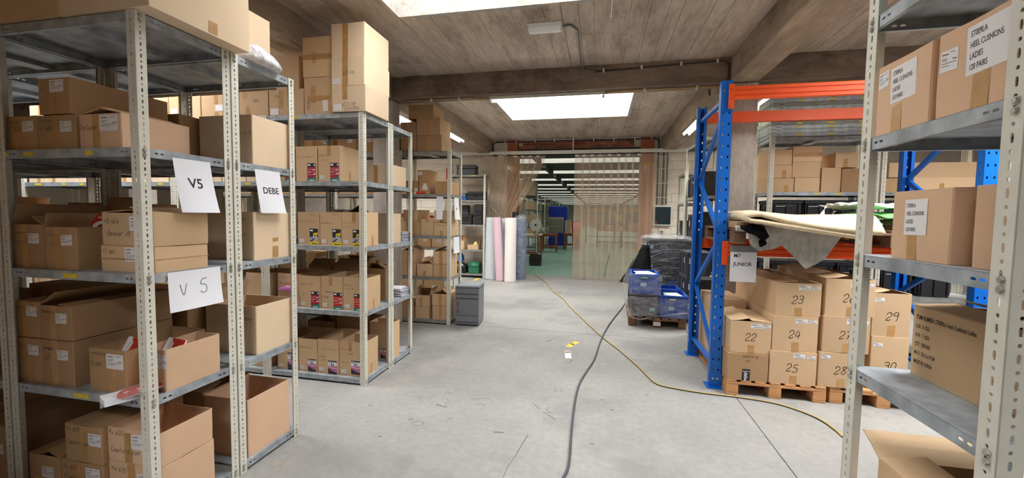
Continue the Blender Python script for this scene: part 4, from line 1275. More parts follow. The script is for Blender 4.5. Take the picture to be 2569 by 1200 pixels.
# ------------------------------------------------------------------ third row
gE = 'cartons on top of the third row'
tpe = [('tape', 'f', .5, 0, 1, .05)]
carton('topmost carton under the beam on the third row', -2.76, 5.60, 2.986, .385, .40, .195, 2, 'closed', tpe, group=gE)
carton('middle carton of the stack on the third row, beside the lit tube', -2.625, 5.58, 2.742, .36, .42, .243, 2, 'closed', tpe, group=gE)
carton('lowest carton of the stack on the third row, beside the lit tube', -2.628, 5.58, 2.516, .388, .40, .224, 2, 'closed', tpe, group=gE)
carton('open carton with long flap raised, next to the grey column', -2.88, 5.58, 2.734, .245, .4, .20, 2, {'b': (35, .12), 'r': (8, .1)}, tpe, group=gE)
carton('taped carton below the one with long raised flap', -2.88, 5.58, 2.516, .246, .4, .216, 2, 'closed', tpe, group=gE)
gE2 = 'cartons in the third row end bay'
for (lb, x, z, w_, d_, h_, tn, fl, dd, rz, y) in (
    ('small carton with white sticker, perched on two others', -2.618, 2.085, .178, .30, .165, 2, 'closed', [('sheet', 'f', .05, .55, .07, .05), ('tape', 'f', .6, 0, .4)], -6, 5.62),
    ('small carton with two white stickers on the upper shelf of the third row', -2.588, 1.896, .172, .30, .186, 2, 'closed', [('sheet', 'f', .3, .35, .08, .05), ('sheet', 'f', .4, .62, .05, .04)], 0, 5.585),
    ('wide carton at the aisle end of the upper shelf of the third row', -2.335, 1.896, .222, .40, .186, 2, 'closed', tpe, 0, 5.585),
    ('small carton with sticker next to the grey column, upper shelf', -2.795, 1.896, .195, .35, .197, 2, 'closed', [('sheet', 'f', .7, .2, .05, .05)], 0, 5.585),
    ('turned carton jutting over two others on the middle shelf', -2.83, 1.498, .25, .32, .17, 0, 'closed', [], -10, 5.60),
    ('carton under the turned one on the middle shelf', -2.792, 1.296, .226, .38, .2, 2, 'closed', tpe, 0, 5.585),
    ('square carton in the centre of the middle shelf, tape at its top', -2.560, 1.296, .200, .38, .236, 0, 'closed', [('tape', 'f', .5, .8, 1)], 0, 5.585),
    ('upper taped carton at the aisle end of the middle shelf', -2.354, 1.490, .238, .37, .175, 0, 'closed', tpe, 0, 5.585),
    ('lower carton with black writing at the aisle end of the middle shelf', -2.354, 1.296, .238, .37, .19, 0, 'closed', [('tape', 'f', .5, 0, .4, .05), ('ink', 'f', .1, .76, .022, 'Supermassief'), ('ink', 'f', .6, .55, .018, 'Gel')], 0, 5.585),
    ('upper carton with flap up next to the grey column, lower shelf', -2.872, .884, .22, .34, .185, 0, {'r': (25, .11), 'l': (12, .1)}, tpe, 0, 5.585),
    ('lower taped carton next to the grey column, lower shelf', -2.872, .691, .228, .30, .19, 0, 'closed', tpe, 0, 5.585),
    ('taped carton with loose flaps in the centre of the lower shelf', -2.622, .691, .248, .37, .187, 0, {'r': (40, .12), 'l': (10, .1)}, [('tape', 'f', .5, 0, .45)], 0, 5.585),
    ('upper taped carton with flap ajar, aisle end of the lower shelf', -2.363, .884, .24, .37, .185, 0, {'l': (22, .12), 'r': (4, .1)}, tpe, 0, 5.585),
    ('lower taped carton at the aisle end of the lower shelf', -2.363, .691, .24, .37, .19, 0, 'closed', tpe, 0, 5.585),
    ('upper taped carton with bent flaps, aisle end of the bottom shelf', -2.382, .272, .262, .37, .17, 0, {'l': (18, .12), 'r': (30, .12)}, tpe, 0, 5.585),
    ('lower taped carton at the aisle end of the bottom shelf', -2.376, .061, .256, .37, .208, 0, 'closed', tpe, 0, 5.585),
    ('crooked open carton on top of a crushed one, bottom shelf', -2.655, .236, .22, .30, .17, 0, {'l': (80, .12), 'r': (100, .11), 'b': (40, .1)}, [('tape', 'f', .4, 0, .8)], 4, 5.60),
    ('crushed carton under the crooked open one', -2.65, .061, .22, .31, .172, 0, {}, [], -3, 5.60),
    ('small carton next to the grey column on the bottom shelf', -2.880, .061, .20, .37, .24, 2, 'closed', [], 0, 5.585)):
    carton(lb, x, y, z, w_, d_, h_, tn, fl, dd, rz=rz, group=gE2)
tag(lump('crumpled white paper lying behind the loose flaps carton', 'crumpled_paper', 'paper', -2.50, 5.90, .90, .07, .05, .06, PAPER, 12, amp=.25), 'crumpled white paper lying behind the loose flaps carton', 'paper')
o = thing('hang_pack', 'red blister pack lying in front of small cartons on the upper shelf', 'pack', (-2.56, 5.572, 1.8965))
MB().cbox(-.065, -.012, 0, .065, .012, .04, .006).obj('pack_body', RED, o)
MB().box(-.095, -.012, 0, -.067, .012, .03).obj('card', PAPER, o)
gJ = 'cartons in the inner bays of the third row'
for k, xx in enumerate((-3.92, -4.99, -6.06)):
    wd = ('the bay behind the column', 'the bay past the column', 'the last bay past the column')[k]
    for z, nm, hs in ((2.513, 'top', (.2, .3)), (1.895, 'upper shelf', (.2, .4)), (1.295, 'middle shelf', (.15, .3)), (.69, 'lower shelf', (.2, .33))):
        fill(xx, xx + 1.0, 5.58, z, .4, hs, 2, 'the %s of %s' % (nm, wd), gJ, seed=int(z * 100) + 40 + k, wmin=.28, wmax=.36)
# signs on the third row
sign('narrow white slip hung at the aisle end of the upper shelf, third row', -2.086, 5.70, 5.90, 1.53, 1.855, [('M', .35, .45)], .05, None, .03)
sign('blank white sheet hung on the aisle end of the middle shelf, third row', -2.086, 5.68, 5.93, 1.03, 1.27, [], .05, None, .01)
o = sign('long white slip hung under the upper shelf between cartons, third row', 0, 0, .10, 0, .33, [], .03, None, .03)
o.location = (-2.30, 5.553, 1.86)
o.rotation_euler = (0, 0, -PI / 2)
# the lit bay behind
gK = 'red and white cartons behind the third row'
for k, (x, z, w_, h_, m_) in enumerate(((-3.22, 1.521, .2, .16, 0), (-3.0, 1.521, .24, .09, 1), (-2.74, 1.521, .2, .12, 0), (-2.52, 1.521, .18, .14, 0), (-3.2, 1.001, .3, .22, 2), (-2.88, 1.001, .26, .26, 3), (-2.6, 1.001, .24, .22, 2), (-3.2, .501, .4, .16, 1), (-2.78, .501, .4, .3, 2), (-3.2, .061, .42, .34, 3), (-2.76, .061, .4, .34, 3))):
    nm = ('first', 'second', 'third', 'fourth')[k % 4]
    sh = 'top' if k < 4 else 'second' if k < 7 else 'third' if k < 9 else 'lowest'
    if m_ in (0, 1):
        o = thing('printed_box', '%s printed box, %s along the %s shelf of the lit bay' % (('white and red', 'red')[m_], nm, sh), 'box', (x - .40, 7.02, z), 0, gK)
        MB().cbox(0, 0, 0, w_, .36, h_, .003).obj('body', PAPER if m_ == 0 else RED, o)
        mb = MB()
        mb.q([(.01, -.0008, .02), (w_ - .01, -.0008, .02), (w_ - .01, -.0008, h_ * .5), (.01, -.0008, h_ * .6)])
        mb.obj('print', CRIM if m_ == 0 else PAPER, o)
    else:
        carton('%s carton, %s along the %s shelf of the lit bay' % (('pale', 'brown')[m_ - 2], nm, sh), x - .40, 7.02, z, w_, .36, h_, 3 if m_ == 2 else 0, 'closed', [('sheet', 'f', .4, .4, .09, .1)], group=gK)

# grey steel cabinet
o = thing('steel_cabinet', 'low grey steel cabinet with door and drawers at the third row end', 'cabinet', (-1.85, 5.735, 0), R(5))
MB().cbox(-.175, -.165, .02, .175, .2, .555, .006).obj('body', BIN, o)
MB().box(-.15, -.15, 0, .15, .18, .02).obj('plinth', BIND, o)
top = MB().cbox(-.18, -.172, .555, .18, .205, .58, .005).obj('top', BIN, o)
MB().cbox(-.15, -.14, .58, .15, .17, .583, .001).obj('tray_mat', mat('cabinet_top_glass', S(150, 158, 162), .3, var=.05), top)
for nm, z0, z1 in (('drawer', .465, .545), ('drawer', .40, .455), ('door', .155, .39), ('drawer', .055, .145)):
    d_ = MB().cbox(-.165, -.172, z0, .165, -.1655, z1, .002).obj(nm, BIN, o)
    if nm == 'door':
        mb = MB()
        mb.tube([(-.125, -.172, .20), (-.125, -.192, .205), (-.125, -.192, .335), (-.125, -.172, .34)], .006, 8)
        mb.obj('handle', BIND, d_)
    else:
        MB().box(-.16, -.1735, z0 + .002, .16, -.1722, z0 + .008).obj('finger_groove', BIND, d_)

# ------------------------------------------------------------------ nearest right hand bay: heel cushion cartons
gR = 'heel cushion cartons on the nearest right hand bay'
LT = 'ST009LA\nHEEL CUSHIONS\nLADIES\n120 PAIRS'
def heel(label, x, y, z, w_, d_, h_, lab, size, rz=0, extra=(), fl='closed', tone=1):
    """carton whose -x side faces the aisle; lab = (u, v, w, h) of the big label on that side"""
    dd = list(extra)
    o = carton(label, x, y, z, w_, d_, h_, tone, fl, dd, rz=rz, group=gR)
    if lab:
        P = fput('l', w_, d_, h_)
        u, v, lw, lh, sk = lab
        MB().q([P(u, v, .0008), P(u + lw, v + sk, .0008), P(u + lw - sk * .6, v + lh + sk, .0008), P(u - sk * .6, v + lh, .0008)]).obj('label', LABEL, o)
        for k, t_ in enumerate(LT.split('\n')):
            M_, a = fmat('l', w_, d_, h_, u + lw * .08 - sk * .1 * (3 - k) / 4, v + lh * (.78 - .225 * k), .0011)
            M_.translation = a
            M_ = M_ @ Matrix.Rotation(math.atan2(sk, lw), 4, 'Z')
            place_text('printed_text', t_, size, M_, o, INK, True, sx=.56)
    return o
heel('torn heel cushion carton with two labels, farther one on the upper shelf', .957, 1.48, 1.901, .34, .245, .24, (.07, .095, .115, .118, .004), .021, extra=[('tape', 'l', .42, 0, .5, .045), ('label', 'l', .03, .68, .05, .055)])
heel('heel cushion carton with two labels beside the nearest post on the upper shelf', .957, 1.225, 1.901, .34, .235, .24, (.10, .09, .122, .13, .004), .0225, extra=[('tape', 'l', .62, 0, .42, .05), ('label', 'l', .05, .52, .06, .06)])
carton('empty looking brown carton deep on the upper shelf of the nearest bay', 1.32, 1.24, 1.901, .4, .5, .22, 2, 'closed', group=gR)
heel('heel cushion carton with one label, middle shelf beside the thin far post', .99, 1.417, 1.476, .34, .245, .225, (.06, .08, .095, .115, .001), .018, extra=[('tape', 'l', .40, 0, .4, .04), ('print', 'f', .18, .80, .022, 'ITEM\nG.W.\nN.W.\nQTY.\nMEAS', True, 1.6, .6)])
heel('plain heel cushion carton beside the nearest post, middle shelf', 1.0, 1.205, 1.476, .34, .155, .225, None, .01, extra=[])

o = carton('carton stencilled with item number and weights, lower shelf of the nearest bay', 1.13, 1.43, 1.046, .25, .325, .25, 0, {'l': (5, .12), 'r': (9, .12)}, group=gR, seam='y')
for k, (t_, sz) in enumerate((('ITEM NUMBER: ST009LA Heel Cushions Ladies', .0225), ('G.W.  8  KGS', .02), ('N.W.  7  KGS', .02), ('QTY. 120PAIRS', .02), ('MEAS. 29x21x19CM', .02), ('MADE IN CHINA', .02))):
    M_, a = fmat('l', .25, .325, .25, .018, .205 - .032 * k, .0006)
    M_.translation = a
    place_text('printed_text', t_, sz, M_, o, INK, True, sx=.55)
carton('shaded brown carton behind the stencilled one', 1.45, 1.40, 1.046, .35, .36, .30, 2, 'closed', group=gR)
carton('open brown carton with long flaps on the bottom shelf of the nearest bay', 1.0, 1.27, .421, .36, .40, .33, 0, {'l': (6, .14), 'b': (150, .12), 'f': (40, .14)}, group=gR)

# ------------------------------------------------------------------ blue and orange pallet rack
rack = thing('pallet_rack', 'blue and orange pallet rack holding fur on its beams', 'rack', (0, 0, 0))
_upr = {}
def upright(x, y, d_):
    """folded post with keyhole slots; d_ = +1 when its open side looks away from the aisle face"""
    key = d_
    if key not in _upr:
        mb = MB()
        H = 2.86
        hs = [(.07 + .1 * k, .0075, .012) for k in range(28)]
        t = .003
        strip(mb, H, .05, t, hs, lambda u, v, w_: (u, w_ if d_ > 0 else -w_, v), 0)
        strip(mb, H, .05, t, hs, lambda u, v, w_: (u, w_ if d_ > 0 else -w_, v), .05)
        hs2 = [(.1 + .1 * k, .005, .006) for k in range(27)]
        for X in (0, .1 - t):
            strip(mb, H, .07, t, hs2, lambda u, v, w_: (X + w_, u * d_, v))
        mb.box(0, d_ * .067, 0, .03, d_ * .07, H) if d_ > 0 else mb.box(0, -.07, 0, .03, -.067, H)
        mb.box(.07, d_ * .067, 0, .1, d_ * .07, H) if d_ > 0 else mb.box(.07, -.07, 0, .1, -.067, H)
        _upr[key] = mb.mesh('upright', BLUE)
    o = link('upright', _upr[key], rack, (x, y, 0))
    f = MB().box(-.03, -.05, 0, .104, .11, .006).box(-.004, -.0035, .006, .104, -.0005, .14)
    f.obj('foot_plate', BLUE, rack, loc=(x, y if d_ > 0 else y - .06, .0))
    return o
for xu in (1.06, 3.08):
    upright(xu, 4.13, 1)
    upright(xu, 5.13, -1)
    for k in range(2):
        link('bolt', bolt_mesh(), rack, (xu + .03 + .04 * k, 4.126, .085))
    zz = [.22, .84, 1.42, 2.02, 2.62]
    for k in range(4):
        a, b = (4.18, 5.06) if k % 2 == 0 else (5.06, 4.18)
        MB().bar((xu + .05, a, zz[k] + .02), (xu + .05, b, zz[k + 1]), .03, .045).obj('brace', BLUE, rack)
    MB().bar((xu + .05, 4.16, .2), (xu + .05, 5.08, .2), .03, .045).obj('brace', BLUE, rack)
    MB().bar((xu + .05, 4.16, 2.70), (xu + .05, 5.08, 2.70), .03, .045).obj('brace', BLUE, rack)
def rbeam(y0, z1, side):
    x0, x1 = 1.163, 3.077
    s_ = side
    h_ = .115
    prof = [(0, 0), (-.0, .02), (.006, .025), (.006, .032), (0, .037), (0, .066), (.006, .071), (.006, .078), (0, .083), (0, .105), (.01, h_), (.05, h_), (.05, 0)]
    P = lambda X: [(X, y0 + s_ * a, z1 - h_ + b) for a, b in prof]
    bo = MB().loft([P(x0), P(x1)]).obj('beam', ORANGE, rack, fix=True)
    for xa, xb in ((x0 - .045, x0 + .004), (x1 - .004, x1 + .045)):
        ya, yb = (y0 - .006, y0 - .001) if s_ > 0 else (y0 + .001, y0 + .006)
        mb = MB().cbox(xa, ya, z1 - h_ - .09, xb, yb, z1 + .02, .002)
        for k in range(3):
            mb.box((xa + xb) / 2 - .012, ya - .005 if s_ > 0 else yb, z1 - .19 + .08 * k, (xa + xb) / 2 + .006, ya if s_ > 0 else yb + .005, z1 - .175 + .08 * k)
        mb.obj('beam_hook', ORANGE, bo)
for z1 in (2.805, 1.375):
    rbeam(4.118, z1, 1)
    rbeam(5.142, z1, -1)

# pallets
def pallet(label, x, y, z, w_=.8, d_=1.2, m_=WOOD, rz=0, group=None, n=7, bw=.085):
    o = thing('wooden_pallet', label, 'pallet', (x + w_ / 2, y + d_ / 2, z), R(rz), group)
    bm_ = {}
    def piece(nm, x0, y0, z0, x1, y1, z1):
        MB().cbox(x0 - w_ / 2, y0 - d_ / 2, z0, x1 - w_ / 2, y1 - d_ / 2, z1, .003).obj(nm, m_, o)
    for k in range(n):
        a = (w_ - bw) * k / (n - 1)
        piece('deck_board', a, 0, .122, a + bw, d_, .144)
    for yy in (0, d_ / 2 - .05, d_ - .1):
        piece('cross_board', 0, yy, .1, w_, yy + .1, .1218)
    for a in (0, w_ / 2 - .05, w_ - .1):
        piece('bottom_board', a, 0, 0, a + .1, d_, .022)
        for yy in (0, d_ / 2 - .06, d_ - .12):
            piece('block', a, yy, .0222, a + .1, yy + .12, .0998)
    return o
gP = 'wooden pallets under the numbered cartons'
pallet('pale wooden pallet under the cartons numbered 22 to 25', 1.17, 3.985, 0, .80, 1.2, WOOD, 0, gP)
pallet('pale wooden pallet under the cartons numbered 26 to 30, behind the thin post', 2.03, 4.0, 0, .80, 1.2, WOOD, -2, gP)
gN = 'numbered cartons on pallets under the fur'
def numbered(label, n, x, y, z, w_, d_, h_, fl=None, tone=0, rz=0, two=True, left=False):
    dd = [('tape', 'f', .52, 0, .26, .055), ('ink', 'f', .36, .38, .07, n, .0046)]
    if left:
        dd.append(('label', 'f', .06, .80, .07, .034, 'bar'))
    else:
        dd.append(('label', 'f', .50, .80, .095, .04, 'bar'))
        dd.append(('label', 'f', .79, .805, .065, .032, 'bar'))
    return carton(label, x, y, z + .001, w_, d_, h_, tone, fl or 'closed', dd, rz=rz, group=gN)
numbered('carton numbered 22 with ajar flaps, on the brown wide one', '22', 1.188, 4.0, .391, .335, .52, .29, {'l': (6, .16), 'r': (2, .16)})
carton('darker brown carton with dark brand tape, lowest under the 22', 1.168, 3.985, .1445, .337, .54, .244, 2, 'closed', [('ink', 'f', .36, .86, .022, 'SUMMER M2'), ('ink', 'f', .44, .68, .022, 'M21')], group=gN)
bt = [c for c in COL.objects if c.get('label', '').startswith('darker brown carton')][0]
P = fput('f', .337, .54, .244)
MB().q([P(.124, 0, .001), P(.19, 0, .001), P(.194, .105, .001), P(.128, .105, .001)]).q([P(.127, .082, .0014), P(.193, .083, .0014), P(.193, .087, .0014), P(.127, .086, .0014)], 1).obj('brand_tape', [DKPR, LABEL], bt)
M_, a = fmat('f', .337, .54, .244, .144, .078, .0018)
M_.translation = a
place_text('printed_text', 'debe', .042, M_ @ Matrix.Rotation(-PI / 2, 4, 'Z'), bt, PAPER, True)
numbered('carton numbered 23 with open lid, topmost of its stack', '23', 1.545, 4.01, .754, .357, 1.08, .29, {'l': (5, .17), 'r': (-2, .02)})
numbered('carton numbered 24 in the middle of its stack', '24', 1.530, 4.0, .440, .358, 1.08, .312)
numbered('carton numbered 25 at the foot of its stack', '25', 1.515, 3.99, .1445, .372, 1.08, .293)
numbered('carton numbered 26 with open lid, partly behind the thin post', '26', 1.935, 4.02, .775, .375, 1.0, .32, {'l': (6, .17), 'r': (3, .02)})
numbered('carton numbered 27 partly behind the thin post', '27', 1.925, 4.01, .455, .357, 1.05, .318)
numbered('carton numbered 28 at the foot of the stack behind the thin post', '28', 1.905, 4.005, .1445, .345, 1.05, .308, left=True)
numbered('carton numbered 29 with open lid, above the 30', '29', 2.316, 4.06, .612, .285, 1.0, .37, {'l': (8, .13), 'r': (4, .02)}, left=True)
numbered('carton numbered 30 at the foot, beside the stencilled carton', '30', 2.318, 4.05, .1445, .28, 1.0, .466, left=True)
carton('plain brown carton behind the blue upright, on the first pallet', 1.19, 4.56, .1445, .30, .60, .62, 0, 'closed', group=gN)
# sheet with M7 JUNIOR hung from the orange beam
o = thing('paper_sign', 'white sheet printed M7 JUNIOR under grey tape on the orange beam', 'sign', (1.19, 4.108, 1.022))
MB().box(0, 0, 0, .222, .001, .285).obj('sheet', PAPER, o)
MB().box(-.006, -.0015, .275, .232, .0015, .335).obj('tape', mat('grey_duct_tape', S(126, 126, 130), .5, var=.08), o)
M0 = Matrix.Rotation(PI / 2, 4, 'X')
for t_, u, v, sz in (('M7', .028, .225, .046), ('JUNIOR', .028, .148, .046)):
    Mx = Matrix.Translation((u, -.0012, v)) @ M0
    place_text('printed_text', t_, sz, Mx, o, INK, True, sx=.98)

# furs and fabrics on the beams
pallet('wooden pallet lying on the orange beams under the furs', 1.18, 4.0, 1.377, 1.3, 1.05, WOODD, 0, None, n=8, bw=.1)
pallet('pale wooden pallet lying on the orange beams under the green fabric', 2.52, 4.05, 1.377, .52, 1.05, WOOD, 0, None, n=4, bw=.1)
def sheetmesh(fn, nu, nv, t, m_, nm, inside=None):
    """a thick soft sheet: fn(u, v) gives a point; inside(u, v) keeps only part of it"""
    mb = MB()
    pts = {}
    for i in range(nu + 1):
        for j in range(nv + 1):
            pts[i, j] = Vector(fn(i / nu, j / nv))
    idx = {}
    n0 = 0
    nrm = {}
    for (i, j), p in pts.items():
        a = pts[min(i + 1, nu), j] - pts[max(i - 1, 0), j]
        b = pts[i, min(j + 1, nv)] - pts[i, max(j - 1, 0)]
        n = a.cross(b)
        nrm[i, j] = n.normalized() if n.length > 1e-9 else Vector((0, 0, 1))
    keep = {(i, j) for i in range(nu) for j in range(nv) if not inside or inside((i + .5) / nu, (j + .5) / nv)}
    for s_ in (0, 1):
        for (i, j), p in pts.items():
            idx[i, j, s_] = len(mb.v)
            mb.v.append(tuple(p + nrm[i, j] * (t / 2 if s_ else -t / 2)))
    def face(f, sm=True):
        mb.f.append(f)
        mb.m.append(0)
        mb.sm.append(sm)
    for (i, j) in keep:
        face((idx[i, j, 1], idx[i + 1, j, 1], idx[i + 1, j + 1, 1], idx[i, j + 1, 1]))
        face((idx[i, j, 0], idx[i, j + 1, 0], idx[i + 1, j + 1, 0], idx[i + 1, j, 0]))
        for (di, dj, a, b) in ((-1, 0, (0, 0), (0, 1)), (1, 0, (1, 1), (1, 0)), (0, -1, (1, 0), (0, 0)), (0, 1, (0, 1), (1, 1))):
            if (i + di, j + dj) not in keep:
                face((idx[i + a[0], j + a[1], 0], idx[i + b[0], j + b[1], 0], idx[i + b[0], j + b[1], 1], idx[i + a[0], j + a[1], 1]))
    return mb.obj(nm, m_, None, fix=True)
def fleece(u, v):
    # folded in two: lower layer, fold at the inner end, upper layer; the front hangs over the pallet edge
    y_ = 3.79 + v * 1.1 - .02 * math.sin(3 * u)
    wv = .003 * math.sin(11 * u + 4 * v) + .003 * math.sin(23 * v + 5 * u)
    o_ = max(0, (3.99 - y_) / .2)
    if u < .45:
        s_ = u / .45
        x_ = 2.08 - s_ * .77
        z_ = 1.578 + .02 * s_
        z_ -= (.015 + .11 * (1 - s_)) * o_ * o_
    elif u < .55:
        a = (u - .45) / .1 * PI
        x_ = 1.31 - .11 * math.sin(a)
        z_ = 1.598 + .03 * (1 - math.cos(a))
        z_ -= .015 * o_ * o_
    else:
        s_ = (u - .55) / .45
        x_ = 1.31 + s_ * .90
        z_ = 1.658 - .035 * s_ - .022 * math.sin(s_ * 4)
        z_ -= (.015 + .12 * s_) * o_ * o_
    return (x_, y_, z_ + wv)
tag(sheetmesh(fleece, 80, 40, .036, CREAM, 'fleece_blanket'), 'thick cream fleece folded in two on top of the grey fur', 'fleece')
OUT = [(.12, .0), (.13, .22), (.22, .30), (.34, .27), (.42, .22), (.50, .33), (.62, .50), (.70, .44), (.78, .36), (.86, .2), (.92, .08), (.95, 0)]
def fedge(u):
    if u <= OUT[0][0] or u >= OUT[-1][0]:
        return 0
    for (a, b), (c, d_) in zip(OUT, OUT[1:]):
        if a <= u <= c:
            return b + (d_ - b) * (u - a) / (c - a)
def fur(u, v):
    # u along the beam, v from the back (0) over the pallet edge and down (1)
    x_ = 1.17 + u * .90
    e = fedge(u)
    if v < .45:
        y_ = 4.75 - v / .45 * .80
        z_ = 1.5365 + .004 * math.sin(20 * u + 9 * v) + .003 * math.sin(13 * v + 30 * u)
    else:
        s_ = (v - .45) / .55
        y_ = 3.95 - .018 * math.sin(min(1, s_ * 3) * PI / 2) - .008 * math.sin(9 * u + 2 * s_)
        z_ = 1.537 - s_ * .62 * max(e, .06) * 1.15
    return (x_, y_ + .005 * math.sin(31 * u), z_)
tag(sheetmesh(fur, 70, 56, .014, GREYF, 'grey_fur', lambda u, v: v > .47 or not (u < .24 and .27 < v or u < .24 and v < .27 and u < .22)), 'grey fur pelt spread on the pallet, its pointed tail hanging over the beam', 'fur')
tag(lump('end of a rolled grey fur beside the blue upright', 'fur_roll', 'fur', 1.25, 4.46, 1.5225, .06, .17, .05, GREYF, 21, amp=.1), 'end of a rolled grey fur beside the blue upright', 'fur')
def fur_tuft(label, pts, rs, seed):
    mb = MB()
    rnd = random.Random(seed)
    mb.tube(pts, rs, 14)
    mb.v = [(x + rnd.uniform(-.007, .007), y + rnd.uniform(-.007, .007), z + rnd.uniform(-.007, .007)) for x, y, z in mb.v]
    return tag(mb.obj('black_fur', BLKF, None, fix=True), label, 'fur')
fur_tuft('black fur piece bunched under the fleece, hanging near the M7 sign', [(1.20, 3.885, 1.53), (1.27, 3.87, 1.52), (1.34, 3.865, 1.50), (1.375, 3.865, 1.45), (1.37, 3.87, 1.40), (1.355, 3.875, 1.37)], [.015, .036, .044, .04, .033, .01], 3)
fur_tuft('small black fur tip hanging under the end of the fleece', [(2.10, 3.86, 1.47), (2.105, 3.86, 1.44), (2.105, 3.86, 1.40), (2.10, 3.86, 1.375)], [.03, .035, .03, .012], 5)
o = thing('flat_carton', 'flattened dark carton lying on the beam by the blue upright', 'box', (1.275, 4.06, 1.5225), R(4))
MB().cbox(-.10, -.1, 0, .09, .12, .05, .004).obj('body', CB[2], o)
for k, (lb, m_, z, a, x0) in enumerate((('white fleece layer under the green fabric', CREAM, 1.5245, .016, 2.54), ('cream card layer just under the green fabric', CREAM, 1.543, .012, 2.56))):
    tag(sheetmesh(lambda u, v, z=z, x0=x0: (x0 - .02 + u * .50, 4.02 + v * .7, z + .012 + .004 * math.sin(14 * u + 8 * v)), 16, 16, a, m_, 'fabric_layer'), lb, 'fabric')
for k, (lb, m_, z, a) in enumerate((('lower bright green folded fabric on the pale pallet', GRNF, 1.592, .024), ('upper crumpled green and white fabric on the pale pallet', GRNF, 1.655, .010))):
    tag(sheetmesh(lambda u, v, z=z, k=k: (2.50 - .25 * k + u * (.55 + .25 * k), 4.06 + v * .6, z + .012 * (k + 1) * math.sin(9 * u + 3) * math.sin(7 * v + k) + .01 * k * math.sin(25 * u)), 30, 20, a, m_, 'green_fabric'), lb, 'fabric', 'green fabrics')
WHF = mat('white_cloth', S(226, 232, 230), .9, var=.05)
tag(sheetmesh(lambda u, v: (2.16 + u * .88, 4.2 + v * .5, 1.715 + .02 * math.sin(12 * u + 3 * v) + .02 + .012 * math.sin(21 * v)), 36, 16, .006, WHF, 'white_cloth'), 'crumpled white cloth lying on the green fabric', 'cloth')
for k, (xx, hh) in enumerate(((2.06, .13), (2.14, .09), (2.20, .05))):
    mb = MB()
    mb.loft([[(xx - .035 + .02 * s_ + .06 * s_ * s_, 4.42, 1.60 + hh * s_), (xx + .03 - .02 * s_ + .01 * s_ * s_, 4.42, 1.60 + hh * s_), (xx + .03 - .02 * s_ + .01 * s_ * s_, 4.425, 1.60 + hh * s_), (xx - .035 + .02 * s_ + .06 * s_ * s_, 4.425, 1.60 + hh * s_)] for s_ in (0, .3, .6, .8, 1)])
    tag(mb.obj('card_offcut', PAPER, None, fix=True), 'pointed white card offcut standing behind the fleece, %s of three' % ('tallest', 'middle', 'shortest')[k], 'card', 'card offcuts behind the fleece')

# ------------------------------------------------------------------ bays behind the rack
gH = 'cartons in the bay behind the orange beams'
for lb, x, z, w_, h_, dd, d_ in (
    ('topmost carton of the first stack behind the orange beams', 1.895, 2.272, .385, .185, [], .4),
    ('carton in the middle of the first stack behind the orange beams', 1.90, 2.112, .385, .158, [('tape', 'f', .65, 0, .6)], .4),
    ('lowest carton of the first stack behind the orange beams', 1.902, 1.941, .41, .169, [('tape', 'f', .7, 0, .5)], .4),
    ('pale carton with taped front, topmost of the second stack', 2.283, 2.31, .32, .185, [('htape', 'f', 0, 1, .42)], .4),
    ('middle carton of the second stack behind the orange beams', 2.285, 2.117, .305, .192, [], .4),
    ('lowest carton of the second stack behind the orange beams', 2.316, 1.941, .275, .174, [], .4),
    ('upright carton, third along behind the orange beams', 2.603, 1.941, .208, .29, [], .35),
    ('upright carton with tape patch, fourth along behind the orange beams', 2.815, 1.941, .20, .28, [('tape', 'f', .6, .6, .8, .06)], .35),
    ('carton perched on the two upright ones behind the orange beams', 2.74, 2.232, .24, .18, [('tape', 'f', .45, 0, .6)], .3)):
    carton(lb, 2.035 if x < 2 else x, 5.64, z, w_ - (2.035 - x if x < 2 else 0) - .003, d_, h_, 2 if 'tape patch' in lb else 0, 'closed', dd, group=gH)
carton('long flat carton on the bay behind the second blue upright', 3.42, 5.62, 1.941, .78, .40, .17, 0, 'closed', [('tape', 'f', .5, 0, .6)], group=gH)
carton('long carton standing behind the flat one, second blue upright', 3.3, 5.65, 2.1125, .95, .4, .17, 0, 'closed', group=gH)
carton('square carton beside the thin grey post, behind the heel cushion cartons', 3.25, 5.63, 1.941, .16, .1, .16, 2, 'closed', group=gH)
fill(4.45, 5.45, 5.63, 1.94, .4, (.25, .4), 0, 'the last bay behind the orange beams', gH, seed=21, wmin=.3, wmax=.4)
# loose shelves stored flat on top
sm_, st_ = shelf_mesh(1.14, .49, GALV)
smd, std_ = shelf_mesh(1.14, .49, GALVD)
for k in range(11):
    z = 2.651 + k * .0452
    yv = [(2.3, .06), (2.62, .08), (2.95, .06)] if k in (0, 2, 3, 9) else []
    o = thing('loose_shelf', 'loose galvanised shelf lying flat in the pile, %s' % ('lowest', 'second from below', 'third from below', 'fourth from below', 'fifth from below', 'sixth from below', 'seventh from below', 'eighth from below', 'third from top', 'second from top', 'topmost')[k], 'shelf', (2.02 + random.uniform(-.012, .012), 5.6 + random.uniform(-.006, .006), z), 0, 'loose steel shelves piled above the bay')
    link('tray', sm_ if k not in (3, 8) else smd, o)
    for xa, tw in yv:
        MB().box(xa - 2.02, .0025, -.032, xa - 2.02 + tw, .0038, -.012).obj('shelf_label', YEL, o)
